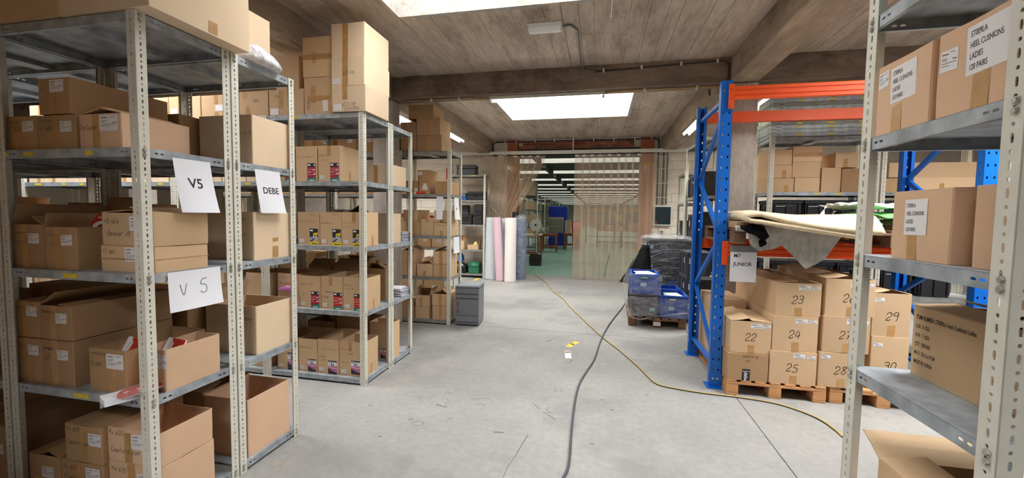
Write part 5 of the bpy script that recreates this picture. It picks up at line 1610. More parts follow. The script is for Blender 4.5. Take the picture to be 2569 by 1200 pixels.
# black crates
def crate(label, x, y, z, w_, d_, h_, m_=CRATE, rz=0, group=None, lid=False, label_at=None, open_=True, rim=.03):
    o = thing('plastic_crate', label, 'crate', (x + w_ / 2, y + d_ / 2, z), R(rz), group)
    mb = MB()
    W2, D2 = w_ / 2, d_ / 2
    t = .012
    rr = lambda a, zz: [(-a[0], -a[1], zz), (a[0], -a[1], zz), (a[0], a[1], zz), (-a[0], a[1], zz)]
    i = .012
    mb.loft([rr((W2 - i - .01, D2 - i - .01), 0), rr((W2 - i, D2 - i), h_ - .03), rr((W2 - i, D2 - i), h_), rr((W2 - i - t, D2 - i - t), h_), rr((W2 - i - t - .008, D2 - i - t - .008), .012)])
    for s_ in (-1, 1):
        for k in range(3):
            xx = (k - 1) * (w_ - .06) / 2.2
            mb.box(xx - .01, s_ * (D2 - .004) - .006, .03, xx + .01, s_ * (D2 - .004) + .004, h_ - .04)
            yy = (k - 1) * (d_ - .06) / 2.2
            mb.box(s_ * (W2 - .004) - .006, yy - .01, .03, s_ * (W2 - .004) + .004, yy + .01, h_ - .04)
    mb.obj('body', m_, o, fix=True)
    rb = MB()
    for a in ((-W2, -D2, W2, -D2 + .022), (-W2, D2 - .022, W2, D2), (-W2, -D2 + .022, -W2 + .022, D2 - .022), (W2 - .022, -D2 + .022, W2, D2 - .022)):
        rb.cbox(a[0], a[1], h_ - rim, a[2], a[3], h_ + .002, .002)
    rb.obj('rim', m_, o)
    for s_ in (-1, 1):
        MB().box(-.05, s_ * (D2 + .0006) - .0006, h_ - .075, .05, s_ * (D2 + .0006) + .0006, h_ - .04).obj('hand_hole', BIND, o)
        MB().box(s_ * (W2 + .0006) - .0006, -.05, h_ - .075, s_ * (W2 + .0006) + .0006, .05, h_ - .04).obj('hand_hole', BIND, o)
    if lid:
        MB().cbox(-W2 - .004, -D2 - .004, h_ + .003, W2 + .004, 0, h_ + .012, .003).cbox(-W2 - .004, .001, h_ + .003, W2 + .004, D2 + .004, h_ + .012, .003).obj('lid', m_, o)
    if label_at:
        for (f_, u, v, lw, lh, lm) in label_at:
            P = fput(f_, w_, d_, h_)
            MB().q([P(u, v, .007), P(u + lw, v, .007), P(u + lw, v + lh, .007), P(u, v + lh, .007)]).obj('label', lm, o)
    return o
gX = 'black crates on the shelves behind the rack'
for k in range(7):
    xx = 2.08 + .36 * k if k < 3 else 3.25 + .36 * (k - 3) if k < 6 else 4.45
    crate('black crate with pale handle line, %s along under the cartons behind the rack' % ('first', 'second', 'third', 'fourth', 'fifth', 'sixth', 'seventh')[k], xx, 5.64, 1.331, .34, .44, .50, BLK, 0, gX, True, [('f', .04, .43, .1, .006, LABEL)] + ([('f', .18, .2, .1, .2, GRYPR)] if k in (2, 4) else []))
carton('small brown carton seen above the fleece fold', 2.22, 4.80, 1.523, .22, .2, .14, 2, 'closed', group=gH)
for k in range(5):
    crate('dark crate low in the shade behind the numbered cartons, %s along' % ('first', 'second', 'third', 'fourth', 'fifth')[k], (2.08, 2.46, 2.82, 3.28, 3.66)[k], 5.64, .721, .34, .44, .36, BLK, 0, gX, True, [('f', .05, .25, .08, .006, LABEL)])
# tall dark shelving on the right of the doorway
gW = 'black crates beyond the blue upright'
crate('black crate with yellow label, high on the tall dark bay', 1.65, 7.76, 1.981, .44, .62, .40, CRATE, 0, gW, False, [('l', .35, .25, .06, .035, YEL)])
crate('black crate with pale front, farther one high on the tall dark bay', 1.65, 8.42 - .02, 1.981, .44, .12, .36, CRATE, 0, gW, False, [('l', .02, .05, .07, .25, GRYPR)])
crate('large black crate high on the tall dark bay, nearest the blue upright', 1.65, 7.33, 1.981, .44, .42, .40, BLK, 0, gW)
crate('black crate with white slip on the middle level of the tall dark bay', 1.65, 7.95, 1.251, .44, .45, .42, CRATE, 0, gW, False, [('l', .2, .2, .05, .1, LABEL)])
crate('large black crate on the middle level nearest the blue upright', 1.65, 7.33, 1.251, .44, .58, .46, BLK, 0, gW)
carton('pale carton seen between the blue braces', 1.66, 8.45 - .30 + .0, .701, .4, .3, .3, 3, 'closed', group=gH)
crate('black crate low on the tall dark bay', 1.65, 7.4, .701, .44, .6, .38, BLK, 0, gW)
crate('grey crate in the narrow bay by the fuse panel', 1.66, 8.68, 1.251, .42, .6, .3, CRATE, 0, gW)
crate('grey crate low in the narrow bay by the fuse panel', 1.66, 8.68, .701, .42, .6, .3, CRATE, 0, gW)
o = thing('jar', 'brown jar standing on the rear orange beam', 'jar', (1.36, 5.10, 1.377))
MB().lathe([(.032, 0), (.036, .01), (.036, .11), (.028, .125)], 16).obj('body', TABLEW, o)
MB().lathe([(.03, .1255), (.034, .128), (.034, .15), (.02, .156)], 16).obj('lid', mat('jar_lid', S(110, 60, 50), .5, var=.1), o)

# ------------------------------------------------------------------ wrapped pallets in the aisle
pallet('weathered pallet under the wrapped blue crates', .475, 6.21, 0, .80, 1.2, WOODD, -2, None)
MB().box(-.05, -.6215, .03, .05, -.6206, .085).obj('label', LABEL, [c for c in COL.objects if c.get('label', '') == 'weathered pallet under the wrapped blue crates'][0])
gQ = 'wrapped crates on the weathered pallet'
crate('grey crate with pale blue label at the foot of the wrapped pallet', .483, 6.23, .1445, .395, .58, .33, mat('grey_crate', S(78, 74, 76), .5, var=.1), -2, gQ, False, [('f', .27, .09, .075, .05, LBLUE)])
crate('upper blue crate with white papers, on the grey crate', .483, 6.23, .478, .395, .58, .29, CRATEB, -2, gQ, False, [('f', .14, .12, .08, .05, LBLUE), ('f', .14, .235, .1, .02, GRNF)])
crate('blue crate beside the grey one on the wrapped pallet', .888, 6.215, .1445, .395, .58, .33, CRATEB, -2, gQ, False, [('f', .13, .12, .08, .055, LBLUE), ('f', .14, .27, .09, .018, LABEL)])
crate('rear grey crate hidden behind the upper blue one', .50, 6.83, .1445, .38, .40, .33, CRATE, -2, gQ)
crate('rear blue crate on the wrapped pallet', .91, 6.82, .1445, .37, .40, .33, CRATEB, -2, gQ)
for k in range(3):
    o = tag(MB().box(-.12, -.17, 0, .12, .17, .005).obj('paper_sheet', PAPER, None, loc=(.68 + .01 * k, 6.52, .745 + .006 * k)), 'white paper in the upper blue crate, %s of three' % ('lowest', 'middle', 'topmost')[k], 'paper', 'papers in the blue crates')
    o.rotation_euler = (0, 0, R(12 * k - 8))
    o = tag(MB().box(-.11, -.16, 0, .11, .16, .005).obj('paper_sheet', PALEG if k else PAPER, None, loc=(1.09 + .01 * k, 6.5, .43 + .006 * k)), 'pale paper in the side blue crate, %s of three' % ('lowest', 'middle', 'topmost')[k], 'paper', 'papers in the blue crates')
    o.rotation_euler = (0, 0, R(10 * k - 12))
def wrap(label, pts_lo, pts_hi, z0, z1, n=10, amp=.012, cap=None):
    mb = MB()
    rnd = random.Random(len(label))
    def loop(pts, z):
        out = []
        for (a, b) in zip(pts, pts[1:] + pts[:1]):
            for k in range(n):
                s_ = k / n
                out.append((a[0] + (b[0] - a[0]) * s_ + rnd.uniform(-amp, amp), a[1] + (b[1] - a[1]) * s_ + rnd.uniform(-amp, amp), z + rnd.uniform(-amp, amp)))
        return out
    rings = []
    m_ = 8
    for i in range(m_ + 1):
        s_ = i / m_
        rings.append(loop([(a[0] + (b[0] - a[0]) * s_, a[1] + (b[1] - a[1]) * s_) for a, b in zip(pts_lo, pts_hi)], z0 + (z1 - z0) * s_))
    mb.loft(rings, 0, False, True)
    if cap:
        c = [sum(p[i] for p in rings[-1]) / len(rings[-1]) for i in range(3)]
        mb.loft([rings[-1], [(c[0] + (p[0] - c[0]) * .5, c[1] + (p[1] - c[1]) * .5, p[2] + .04 + rnd.uniform(-.02, .02)) for p in rings[-1]], [(c[0] + (p[0] - c[0]) * .05, c[1] + (p[1] - c[1]) * .05, c[2] + .03) for p in rings[-1]]], 0, False, True)
    o = mb.obj('stretch_film', WRAP, None)
    return tag(o, label, 'film')
wrap('clear stretch film wound round the blue crates', [(.43, 6.16), (1.305, 6.13), (1.305, 7.25), (.45, 7.27)], [(.40, 6.15), (1.305, 6.14), (1.305, 7.25), (.42, 7.27)], .168, .455)
wrap('clear stretch film wound round the upper blue crate', [(.40, 6.15), (.90, 6.16), (.92, 7.25), (.42, 7.27)], [(.455, 6.18), (.895, 6.17), (.90, 6.86), (.46, 6.87)], .48, .775)
tag(MB().tube([(.46, 6.155, .15), (.62, 6.14, .12), (.70, 6.13, .15), (.9, 6.12, .2), (1.3, 6.11, .27)], .008, 6).obj('film_strand', WRAP), 'twisted strand of film across the front of the weathered pallet', 'film')
gV = 'dark crates of the second wrapped pallet'
pallet('pallet hidden under the second wrapped stack', .80, 7.55, 0, .80, 1.2, WOODD, 0, None)
for k in range(3):
    crate('dark crate in the second wrapped stack, %s on its doorway side' % ('lowest', 'middle', 'topmost')[k], .81, 7.57, .1445 + .352 * k, .39, .58, .35, CRATE, 0, gV, k == 2, [('f', .03, .22, .1, .06, LBLUE)])
    crate('dark crate in the second wrapped stack, %s on its rack side' % ('lowest', 'middle', 'topmost')[k], 1.205, 7.57, .1445 + .352 * k, .385, .58, .35, CRATE if k else CRATEB, 0, gV, k == 2)
wrap('clear wrinkled film covering the second stack of dark crates', [(.77, 7.52), (1.62 - .01, 7.52), (1.61, 8.2), (.77, 8.2)], [(.78, 7.53), (1.61, 7.53), (1.61, 8.2), (.78, 8.2)], .168, 1.25, cap=True, amp=.014)
for k in range(9):
    z = .35 + .1 * k
    tag(MB().tube([(.765, 7.50, z), (1.1, 7.495, z + .10 + .03 * (k % 3)), (1.61, 7.50, z + .22 - .05 * (k % 4))], .004, 5).obj('film_strand', WRAP), 'pulled strand of film on the front of the second wrapped stack, %s up' % ('first', 'second', 'third', 'fourth', 'fifth', 'sixth', 'seventh', 'eighth', 'ninth')[k], 'film', 'film strands on the second wrapped stack')
# black bin bag beside it
mb = MB()
rnd = random.Random(4)
rg = []
for s_ in range(10):
    a = s_ / 9
    r_ = .20 * (1 - a) ** .8 + .03 + (.03 if s_ == 9 else 0)
    rg.append([(.80 - .17 + .17 * a + r_ * math.cos(t) * (1 + .2 * math.sin(5 * t + a * 3)), 7.385 + r_ * .42 * math.sin(t) * (1 + .15 * math.sin(4 * t)), .46 + .70 * a) for t in [2 * PI * j / 24 for j in range(24)]])
tag(mb.loft(rg, 0, True, True).obj('bin_bag', BAG, None, fix=True), 'black bin bag tied to the side of the wrapped stack', 'bag')
# black lidded crates next to the rack
gY = 'lidded black crates beside the blue upright'
for k in range(3):
    crate('black lidded crate, %s of the stack beside the blue upright' % ('lowest', 'middle', 'topmost')[k], 1.325, 6.68, (.001, .30, .70)[k], .36, .58, (.285, .385, .37)[k], CRATE if k else CRATEB, 0, gY, True, [('f', .03, .2, .05, .09, GRYPR), ('f', .12, .25, .04, .03, YEL), ('l', .4, .2, .05, .09, GRYPR)][:3 if k else 1])
carton('brown carton on the floor behind the blue upright', 1.25, 5.60, .001, .55, .34, .60, 0, 'closed', group='cartons behind the blue upright')
crate('black crate on the brown carton behind the blue upright', 1.27, 5.62, .602, .5, .32, .2, BLK, 0, 'cartons behind the blue upright', True, [('f', .2, .06, .04, .07, LABEL)])

# ------------------------------------------------------------------ cables on the floor
def chaikin(p, n=2):
    for _ in range(n):
        q = [p[0]]
        for a, b in zip(p, p[1:]):
            q += [(a[0] * .75 + b[0] * .25, a[1] * .75 + b[1] * .25), (a[0] * .25 + b[0] * .75, a[1] * .25 + b[1] * .75)]
        p = q + [p[-1]]
    return p

for lb, pts, r_, m_, m2 in (('thick grey rubber cable running across the floor to the wrapped pallet', [(-0.178, 2.414), (-0.149, 2.546), (-0.163, 2.904), (-0.171, 3.412), (-0.154, 3.88), (-0.079, 4.263), (-0.013, 4.583), (0.044, 5.266), (0.139, 5.96), (0.26, 6.584), (0.421, 7.348), (0.502, 7.811)], .0085, CABLE, None),
                        ('thin black and yellow cord snaking along the aisle to the doorway', [(1.794, 3.386), (1.798, 3.462), (1.776, 3.643), (1.666, 3.789), (1.523, 3.89), (1.25, 3.935), (0.953, 3.946), (0.753, 3.985), (0.618, 4.025), (0.553, 4.085), (0.472, 4.402), (0.298, 4.939), (0.12, 5.372), (-0.098, 6.006), (-0.306, 6.697), (-0.471, 7.194), (-0.632, 7.861), (-0.861, 8.426), (-0.962, 8.725), (-1.139, 9.466), (-1.42, 10.327), (-1.753, 11.119)], .006, CABY, BLK),
                        ('short loop of yellow cord lying on the aisle floor', [(-0.875, 8.56), (-0.793, 8.491), (-0.741, 8.553), (-0.778, 8.683)], .006, CABY, None)):
    p_ = chaikin(pts)
    o = thing('floor_cable', lb, 'cable', (p_[0][0], p_[0][1], 0))
    MB().tube([(a - p_[0][0], b - p_[0][1], r_ + .001) for a, b in p_], r_, 8).obj('cord', m_, o)
    if m2:
        MB().tube([(a - p_[0][0] - .003, b - p_[0][1] - .0075, r_ * .7 + .001) for a, b in p_], r_ * .7, 6).obj('cord', m2, o)


# ------------------------------------------------------------------ overhead things
def tube_light(label, x0, y0, x1, y1, z, n=1, m_=TUBE, power=0):
    a, b = Vector((x0, y0, 0)), Vector((x1, y1, 0))
    L_ = (b - a).length
    o = thing('tube_light', label, 'lamp', ((x0 + x1) / 2, (y0 + y1) / 2, z), math.atan2(y1 - y0, x1 - x0), 'fluorescent tube lights')
    wd = .03 if n == 1 else .075
    MB().loft([[(-L_ / 2, -wd, .03), (-L_ / 2, wd, .03), (-L_ / 2, wd * .7, .075), (-L_ / 2, -wd * .7, .075)], [(L_ / 2, -wd, .03), (L_ / 2, wd, .03), (L_ / 2, wd * .7, .075), (L_ / 2, -wd * .7, .075)]]).obj('body', ENAM, o, fix=True)
    for k in range(n):
        yy = 0 if n == 1 else (-.045, .045)[k]
        MB().tube([(-L_ / 2 + .03, yy, .012), (L_ / 2 - .03, yy, .012)], .013, 10).obj('tube', m_, o)
        for e in (-1, 1):
            MB().box(e * (L_ / 2 - .015) - .015, yy - .012, -.004, e * (L_ / 2 - .015) + .015, yy + .012, .03).obj('tube_holder', ENAM, o)
    return o
tube_light('long single tube light under the concrete beam', -1.48, 5.40, .02, 5.40, 3.115)
tube_light('double tube light under the long beam beside the cartons of the third row', -2.95, 7.0, -2.95, 8.5, 3.165, 2, TUBEY)
tube_light('double tube light under the long beam beyond the blue upright', 1.56, 6.8, 1.56, 8.35, 3.165, 2, TUBEY)
o = thing('emergency_light', 'small white bulkhead light on the near ceiling', 'lamp', (-.575, 4.115, ZC - .03))
MB().cbox(-.17, -.07, 0, .17, .07, .03, .01).obj('base', ENAM, o)
mb = MB()
mb.loft([[(x, .062 * math.cos(t) * s_, -.052 * abs(math.sin(t)) * s_ - .0005) for t in [PI + PI * j / 12 for j in range(13)]] for x, s_ in ((-.165, .8), (-.155, 1), (.155, 1), (.165, .8))], 0, True, False)
mb.obj('diffuser', LAMPW, o, fix=True)
def conduit(label, pts, r, m_, group=None, clips=(), nm='conduit'):
    o = thing(nm, label, 'pipe' if nm == 'conduit' else 'cable', pts[0], 0, group)
    MB().tube([Vector(p) - Vector(pts[0]) for p in pts], r, 8).obj('pipe', m_, o)
    for c in clips:
        v = Vector(c) - Vector(pts[0])
        MB().box(v.x - .012, v.y - r - .004, v.z - r - .006, v.x + .012, v.y + r + .004, v.z + r + .02).obj('clip', ENAM, o)
    return o
CONDM = mat('grey_conduit', S(122, 114, 104), .5, var=.08)
DCABLE = mat('dark_cable', S(58, 54, 52), .5, var=.08)
conduit('grey conduit from the bulkhead light across the ceiling boards', [(-.40, 4.12, ZC - .03), (-.33, 4.14, ZC - .018), (-.27, 4.25, ZC - .016), (-.27, 5.2, ZC - .016), (-.25, 5.28, ZC - .06), (-.1, 5.286, ZC - .09)], .011, CONDM)
conduit('thin cable clipped along the top of the concrete beam', [(-.1, 5.288, ZC - .09), (.4, 5.288, ZC - .075), (.9, 5.288, ZC - .06), (1.38, 5.288, ZC - .05), (1.43, 5.288, ZC - .09), (1.43, 5.288, 3.2)], .008, DCABLE, clips=[(0, 5.288, ZC - .088), (.45, 5.288, ZC - .073), (.9, 5.288, ZC - .06), (1.3, 5.288, ZC - .052)], nm='cable')
conduit('pale conduit along the underside of the beam, side of the third row', [(-2.75, 5.36, 3.172), (-1.75, 5.36, 3.172), (-1.6, 5.37, 3.15), (-1.5, 5.40, 3.165)], .013, mat('cream_conduit', S(176, 150, 112), .6, var=.06), clips=[(-2.3, 5.36, 3.17), (-1.9, 5.36, 3.17)])
conduit('pale conduit along the underside of the beam, side of the blue rack', [(.03, 5.40, 3.165), (.12, 5.37, 3.165), (.3, 5.36, 3.172), (1.43, 5.36, 3.172)], .013, mat('cream_conduit_b', S(182, 150, 104), .6, var=.06), clips=[(.5, 5.36, 3.17), (1.1, 5.36, 3.17)])
conduit('dark cable under the far ceiling in front of the roof light', [(-2.84, 6.2, ZF - .025), (.9, 6.2, ZF - .02), (1.37, 6.2, ZF - .02), (1.42, 6.2, ZF - .1), (1.44, 6.2, 3.3)], .011, DCABLE, clips=[(-2.0, 6.2, ZF - .025), (-.6, 6.2, ZF - .022), (.6, 6.2, ZF - .02)], nm='cable')
conduit('black conduit along the top of the block wall', [(-2.83, FY - .05, 3.3), (-2.83, FY - .05, ZF - .09), (-2.75, FY - .05, ZF - .05), (1.30, FY - .05, ZF - .05), (1.38, FY - .05, ZF - .12), (1.38, FY - .05, 3.2)], .02, DCABLE, clips=[(x, FY - .05, ZF - .05) for x in (-2.5, -2.2, -1.7, -1.2, -.7, -.2, .3, .8, 1.2)])
for k in range(6):
    xx = 1.37 + .045 * k
    conduit('upright grey conduit above the fuse panel, %s of six' % ('first', 'second', 'third', 'fourth', 'fifth', 'last')[k], [(xx, FY - .03, 1.93), (xx, FY - .03, 3.16 + .05 * (k % 3)), (xx + .0, FY - .03, ZF - .02)], .013, ENAM if k in (1, 2, 4) else CONDM, 'conduits above the fuse panel')
for k, z in enumerate((2.1, 2.45, 2.8, 3.1)):
    tag(MB().box(1.34, FY - .06, z, 1.64, FY - .048, z + .015).obj('conduit_clamp', ENAM), 'steel clamp bar across the six conduits, %s up' % ('first', 'second', 'third', 'fourth')[k], 'clamp', 'clamp bars on the conduits')
o = thing('fuse_panel', 'dark glass fronted fuse panel on the block wall beside the doorway', 'fuse box', (1.51, FY - .001, 1.41))
MB().cbox(-.215, -.10, 0, .215, 0, .49, .006).obj('case', ENAM, o)
MB().cbox(-.19, -.108, .03, .19, -.1005, .46, .003).obj('door', SLATE, o)
MB().box(-.17, -.1095, .30, -.08, -.1085, .315).box(-.12, -.1095, .15, .08, -.1085, .165).obj('switch_row', BLK, o)
mb = MB()
mb.q([(-.175, -.1095, .06), (-.125, -.1095, .06), (-.15, -.1095, .11)])
mb.obj('warning_sign', mat('warning_orange', S(230, 120, 50), .5, var=0), o)
o = thing('socket', 'white socket with a hanging black cord under the fuse panel', 'socket', (1.51, FY - .001, 1.27))
MB().cbox(-.06, -.05, 0, .06, 0, .07, .005).obj('case', ENAM, o)
MB().tube([(0, -.055, .03), (0, -.07, -.05), (-.005, -.06, -.3), (.0, -.05, -.7), (-.01, -.05, -1.2)], .009, 6).obj('cord', BLK, o)

# ------------------------------------------------------------------ strip curtain
RY, RZ = 10.52, 3.19
o = thing('curtain_rail', 'long pale steel rail carrying the strip curtain', 'rail', (0, RY, RZ))
MB().cbox(-5.0, -.03, 0, 2.2, .03, .085, .005).obj('rail', ENAM, o)
MB().tube([(-.70, 0, .085), (-.70, 0, ZF - RZ)], .014, 8).obj('hanger', ENAM, o)
for xx in (-4.2, 1.9):
    MB().tube([(xx, 0, .085), (xx, 0, ZF - RZ)], .012, 8).obj('hanger', ENAM, o)
for k, xx in enumerate((-2.72, -2.35, .45, .82)):
    MB().cbox(xx - .05, -.035, -.035, xx + .05, .035, -.001, .004).obj('trolley', BLK, o)
cur = thing('strip_curtain', 'clear strip curtain drawn half across the doorway, dirty along its foot', 'curtain', (0, RY, 0))
def cstrip(x0, x1, y_, z0, z1, m_, wob=.0, nm='curtain_strip'):
    mb = MB()
    n, m2 = 6, 14
    P = lambda i, j: (x0 + (x1 - x0) * i / n + wob * math.sin(3 * j / m2 + x0 * 9), y_ - .012 * math.sin(PI * i / n) + wob * .5 * math.sin(5 * j / m2), z0 + (z1 - z0) * j / m2)
    for i in range(n):
        for j in range(m2):
            mb.q([P(i, j), P(i + 1, j), P(i + 1, j + 1), P(i, j + 1)], 0, True)
    return mb.obj(nm, m_, cur)
x = -.655
k = 0
while x < 1.1:
    w_ = .235
    cstrip(x, x + w_, -.008 if k % 2 else .008, .012 + .01 * random.random(), RZ - .03, STRIP, .0)
    x += .175
    k += 1
for xx in (-.6, -.42, -.22, -.02, .2, .42, .66, .9):
    MB().cbox(xx - .045, -.02, RZ - .075, xx + .045, .018, RZ - .03, .003).obj('hook_plate', ENAM, cur)
# grime at the foot of the strips
for k, (xx, w_, h_) in enumerate(((-.50, .03, .75), (-.36, .06, .7), (-.33, .025, .3), (.02, .03, .55), (-.12, .04, .8))):
    MB().q([(xx - w_ / 2, -.026, .02), (xx + w_ / 2, -.026, .02), (xx + w_ * .4, -.026, h_), (xx - w_ * .3, -.026, h_ * .96)]).obj('grime_streak', STRIPD, cur)
MB().tube([(.15, -.035, .1), (.17, -.04, .3), (.2, -.035, .42), (.27, -.035, .68)], .006, 5).obj('torn_cord', BLK, cur)
# the half drawn aside towards the rolls
cur2 = thing('strip_curtain', 'clear strip curtain gathered aside behind the fabric rolls', 'curtain', (0, RY, 0))
def gather(u, s_):
    xt = -3.08 + u * 1.66
    xb = -2.95 + u * .85
    a = s_ ** 1.3
    if u > .5:
        # the drawn edge sweeps back to the bundle
        xb = -2.6 + (u - .5) * .8
    x_ = xt + (xb - xt) * min(1, a * 1.25)
    z_ = RZ - .03 - s_ * (1.72 + .2 * (1 - u))
    return (x_, .05 + .012 * math.sin(9 * u + 2 * s_) * (.3 + s_), z_)
for k in range(9):
    mb = MB()
    n, m2 = 5, 16
    a0, a1 = k / 9 - .02, (k + 1) / 9 + .02
    for i in range(n):
        for j in range(m2):
            g_ = lambda ii, jj: (lambda q: (q[0], q[1] + (.01 if k % 2 else -.01), q[2]))(gather(a0 + (a1 - a0) * ii / n, jj / m2))
            mb.q([g_(i, j), g_(i + 1, j), g_(i + 1, j + 1), g_(i, j + 1)], 0, True)
    mb.obj('curtain_strip', STRIP, cur2)
for xx in (-2.95, -2.6, -2.2, -2.0, -1.8, -1.6):
    MB().cbox(xx - .045, .03, RZ - .06, xx + .045, .07, RZ - .03, .003).obj('hook_plate', ENAM, cur2)
for k, (x0, z0, x1, z1) in enumerate(((-2.75, 3.0, -2.5, 2.6), (-2.35, 2.8, -2.2, 2.45), (-2.2, 2.95, -1.95, 2.85), (-1.95, 2.5, -2.1, 2.2), (-2.85, 1.85, -2.6, 1.55), (-3.05, 2.6, -3.02, 2.45))):
    MB().tube([(x0, .015, z0), ((x0 + x1) / 2 + .03, .0, (z0 + z1) / 2), (x1, .015, z1)], .008, 6).obj('tie_strap', CABY if k < 4 else ENAM, cur2)
MB().tube([(1.0, -.03, 2.86), (1.12, -.04, 2.88), (1.24, -.03, 2.95)], .016, 6).obj('tie_strap', CABY, cur)

# ------------------------------------------------------------------ rolls of fabric standing by the doorway
def roll(label, x, y_, r, h_, m_, tilt=(0, 0), core=True, nm='fabric_roll', sx=1):
    o = thing(nm, label, 'roll', (x, y_, 0), 0, 'rolls standing by the doorway')
    o.rotation_euler = (R(tilt[0]), R(tilt[1]), 0)
    mb = MB()
    mb.loft([[(r * sx * (1 + .02 * math.sin(3 * t)) * math.cos(t), r * math.sin(t), z) for t in [2 * PI * j / 28 for j in range(28)]] for z in (0, .02, h_ * .5, h_ - .01, h_)], 0, True, True)
    mb.obj('roll', m_, o)
    if core:
        MB().lathe([(.045, h_ + .0005), (.045, h_ + .004), (.035, h_ + .004), (.035, h_ + .001)], 16, caps=True).obj('core', CB[2], o)
    return o
roll('white fabric roll standing upright, whitest of the group', -2.10, 9.68, .14, 1.55, WHITER)
roll('thin pink fabric roll leaning against its neighbours', -2.36, 9.70, .095, 1.56, PINKR, (-.5, -3.6))
o = roll('pale grey folded sheet roll beside the steel shelving', -2.62, 9.93, .14, 1.55, GREYR, (0, 1.0), sx=1.35)
roll('second pale grey roll between the pink one and the shelving', -2.29, 10.0, .11, 1.53, GREYR, (0, -.6))
roll('slate roll in clear film, nearest the doorway', -1.94, 10.18, .14, 1.54, NAVYR)
roll('dark roll with open end, hidden behind the pink and white ones', -2.13, 10.40, .085, 1.70, BLK)
mb = MB()
mb.lathe([(.155, .004), (.16, .4), (.158, .9), (.165, 1.5), (.15, 1.6), (.04, 1.64)], 24, cx=-1.94, cy=10.18, caps=False)
tag(mb.obj('stretch_film', WRAP), 'clear film sleeve round the slate roll', 'film')

# ------------------------------------------------------------------ steel shelving by the block wall
def case(label, x, y_, z, w_, d_, h_, m_, nm='tool_case', handle=True, cat='case'):
    o = thing(nm, label, cat, (x + w_ / 2, y_ + d_ / 2, z + .001), 0, 'tool cases on the steel shelving')
    MB().cbox(-w_ / 2, -d_ / 2, 0, w_ / 2, d_ / 2, h_ * .62, .012).obj('body', m_, o)
    MB().cbox(-w_ / 2, -d_ / 2, h_ * .64, w_ / 2, d_ / 2, h_, .012).obj('lid', m_, o)
    if handle:
        MB().tube([(-.07, -d_ / 2 - .002, h_ * .5), (-.06, -d_ / 2 - .03, h_ * .52), (.06, -d_ / 2 - .03, h_ * .52), (.07, -d_ / 2 - .002, h_ * .5)], .008, 6).obj('handle', BLK, o)
    return o
case('large dark case on the very top of the steel shelving', -3.62, 10.03, 2.62, .5, .3, .26, CRATE, handle=False)
case('pale blue flat case on the upper level of the steel shelving', -3.70, 10.01, 1.98, .36, .35, .10, TOOLB)
case('grey flat case lying on the pale blue one', -3.70, 10.01, 2.082, .34, .34, .08, BIN)
case('wide black case on the upper level of the steel shelving', -3.32, 10.00, 1.98, .44, .36, .22, BLK)
case('black tool box with handle on the second level', -3.52, 10.00, 1.36, .32, .22, .26, BLK)
case('tall black case standing on its end on the second level', -3.12, 10.00, 1.36, .2, .3, .52, BLK)
case('broad dark case standing at the back of the second level', -3.80, 10.24, 1.36, .44, .16, .5, CRATE)
case('white machine lying in front on the second level', -3.82, 9.99, 1.36, .28, .22, .08, ENAM, nm='hand_machine', cat='tool')
carton('honey brown carton with raised lid on the third level by the wall', -3.72, 10.02, .721, .32, .3, .22, 0, {'b': (60, .14), 'l': (80, .1), 'r': (70, .1)}, group='cartons on the steel shelving by the wall')
carton('small open carton with yellow foam on the third level by the wall', -3.30, 10.02, .721, .28, .26, .12, 0, {'r': (100, .12)}, group='cartons on the steel shelving by the wall')
tag(lump('yellow foam piece standing in the small open carton', 'foam_piece', 'foam', -3.12, 10.14, .735, .06, .05, .18, FOAMY, 8, amp=.08), 'yellow foam piece standing in the small open carton', 'foam')
tag(lump('bright blue plastic helmet on the black bag, lowest level', 'helmet', 'helmet', -3.62, 10.18, .39, .16, .13, .26, HELM, 2, amp=.06, pw=.45), 'bright blue plastic helmet on the black bag, lowest level', 'helmet')
tag(lump('black tool bag bulging on the lowest level by the wall', 'tool_bag', 'bag', -3.55, 10.18, .1015, .24, .16, .28, BAG, 6, amp=.1), 'black tool bag bulging on the lowest level by the wall', 'bag')
o = thing('tool_box', 'green domed tool box on the lowest level by the wall', 'tool box', (-3.14, 10.16, .101))
MB().cbox(-.14, -.13, 0, .14, .13, .16, .01).obj('body', TOOLG, o)
mb = MB()
mb.loft([[(x, .13 * math.cos(t), .162 + .13 * math.sin(t)) for t in [PI * j / 10 for j in range(11)]] for x in (-.138, .138)], 0, True, True)
mb.obj('lid', TOOLG, o, fix=True)
o = thing('fire_extinguisher', 'small red fire extinguisher hung on the block wall', 'fire extinguisher', (-4.08, FY - .075, 2.55))
MB().lathe([(.02, 0), (.055, .02), (.06, .06), (.06, .30), (.03, .36), (.02, .38)], 18).obj('cylinder', RED, o)
MB().box(-.02, -.05, .38, .02, .03, .41).box(-.015, -.08, .41, .015, .02, .425).obj('valve', BLK, o)
MB().tube([(.0, -.03, .39), (.07, -.03, .36), (.08, -.02, .2), (.075, -.02, .1)], .009, 6).obj('hose', BLK, o)
tag(MB().box(0, 0, 0, .22, .004, .16).obj('wall_notice', PAPER, None, loc=(-4.20, FY - .008, 2.30)), 'white notice on the block wall under the extinguisher', 'notice')

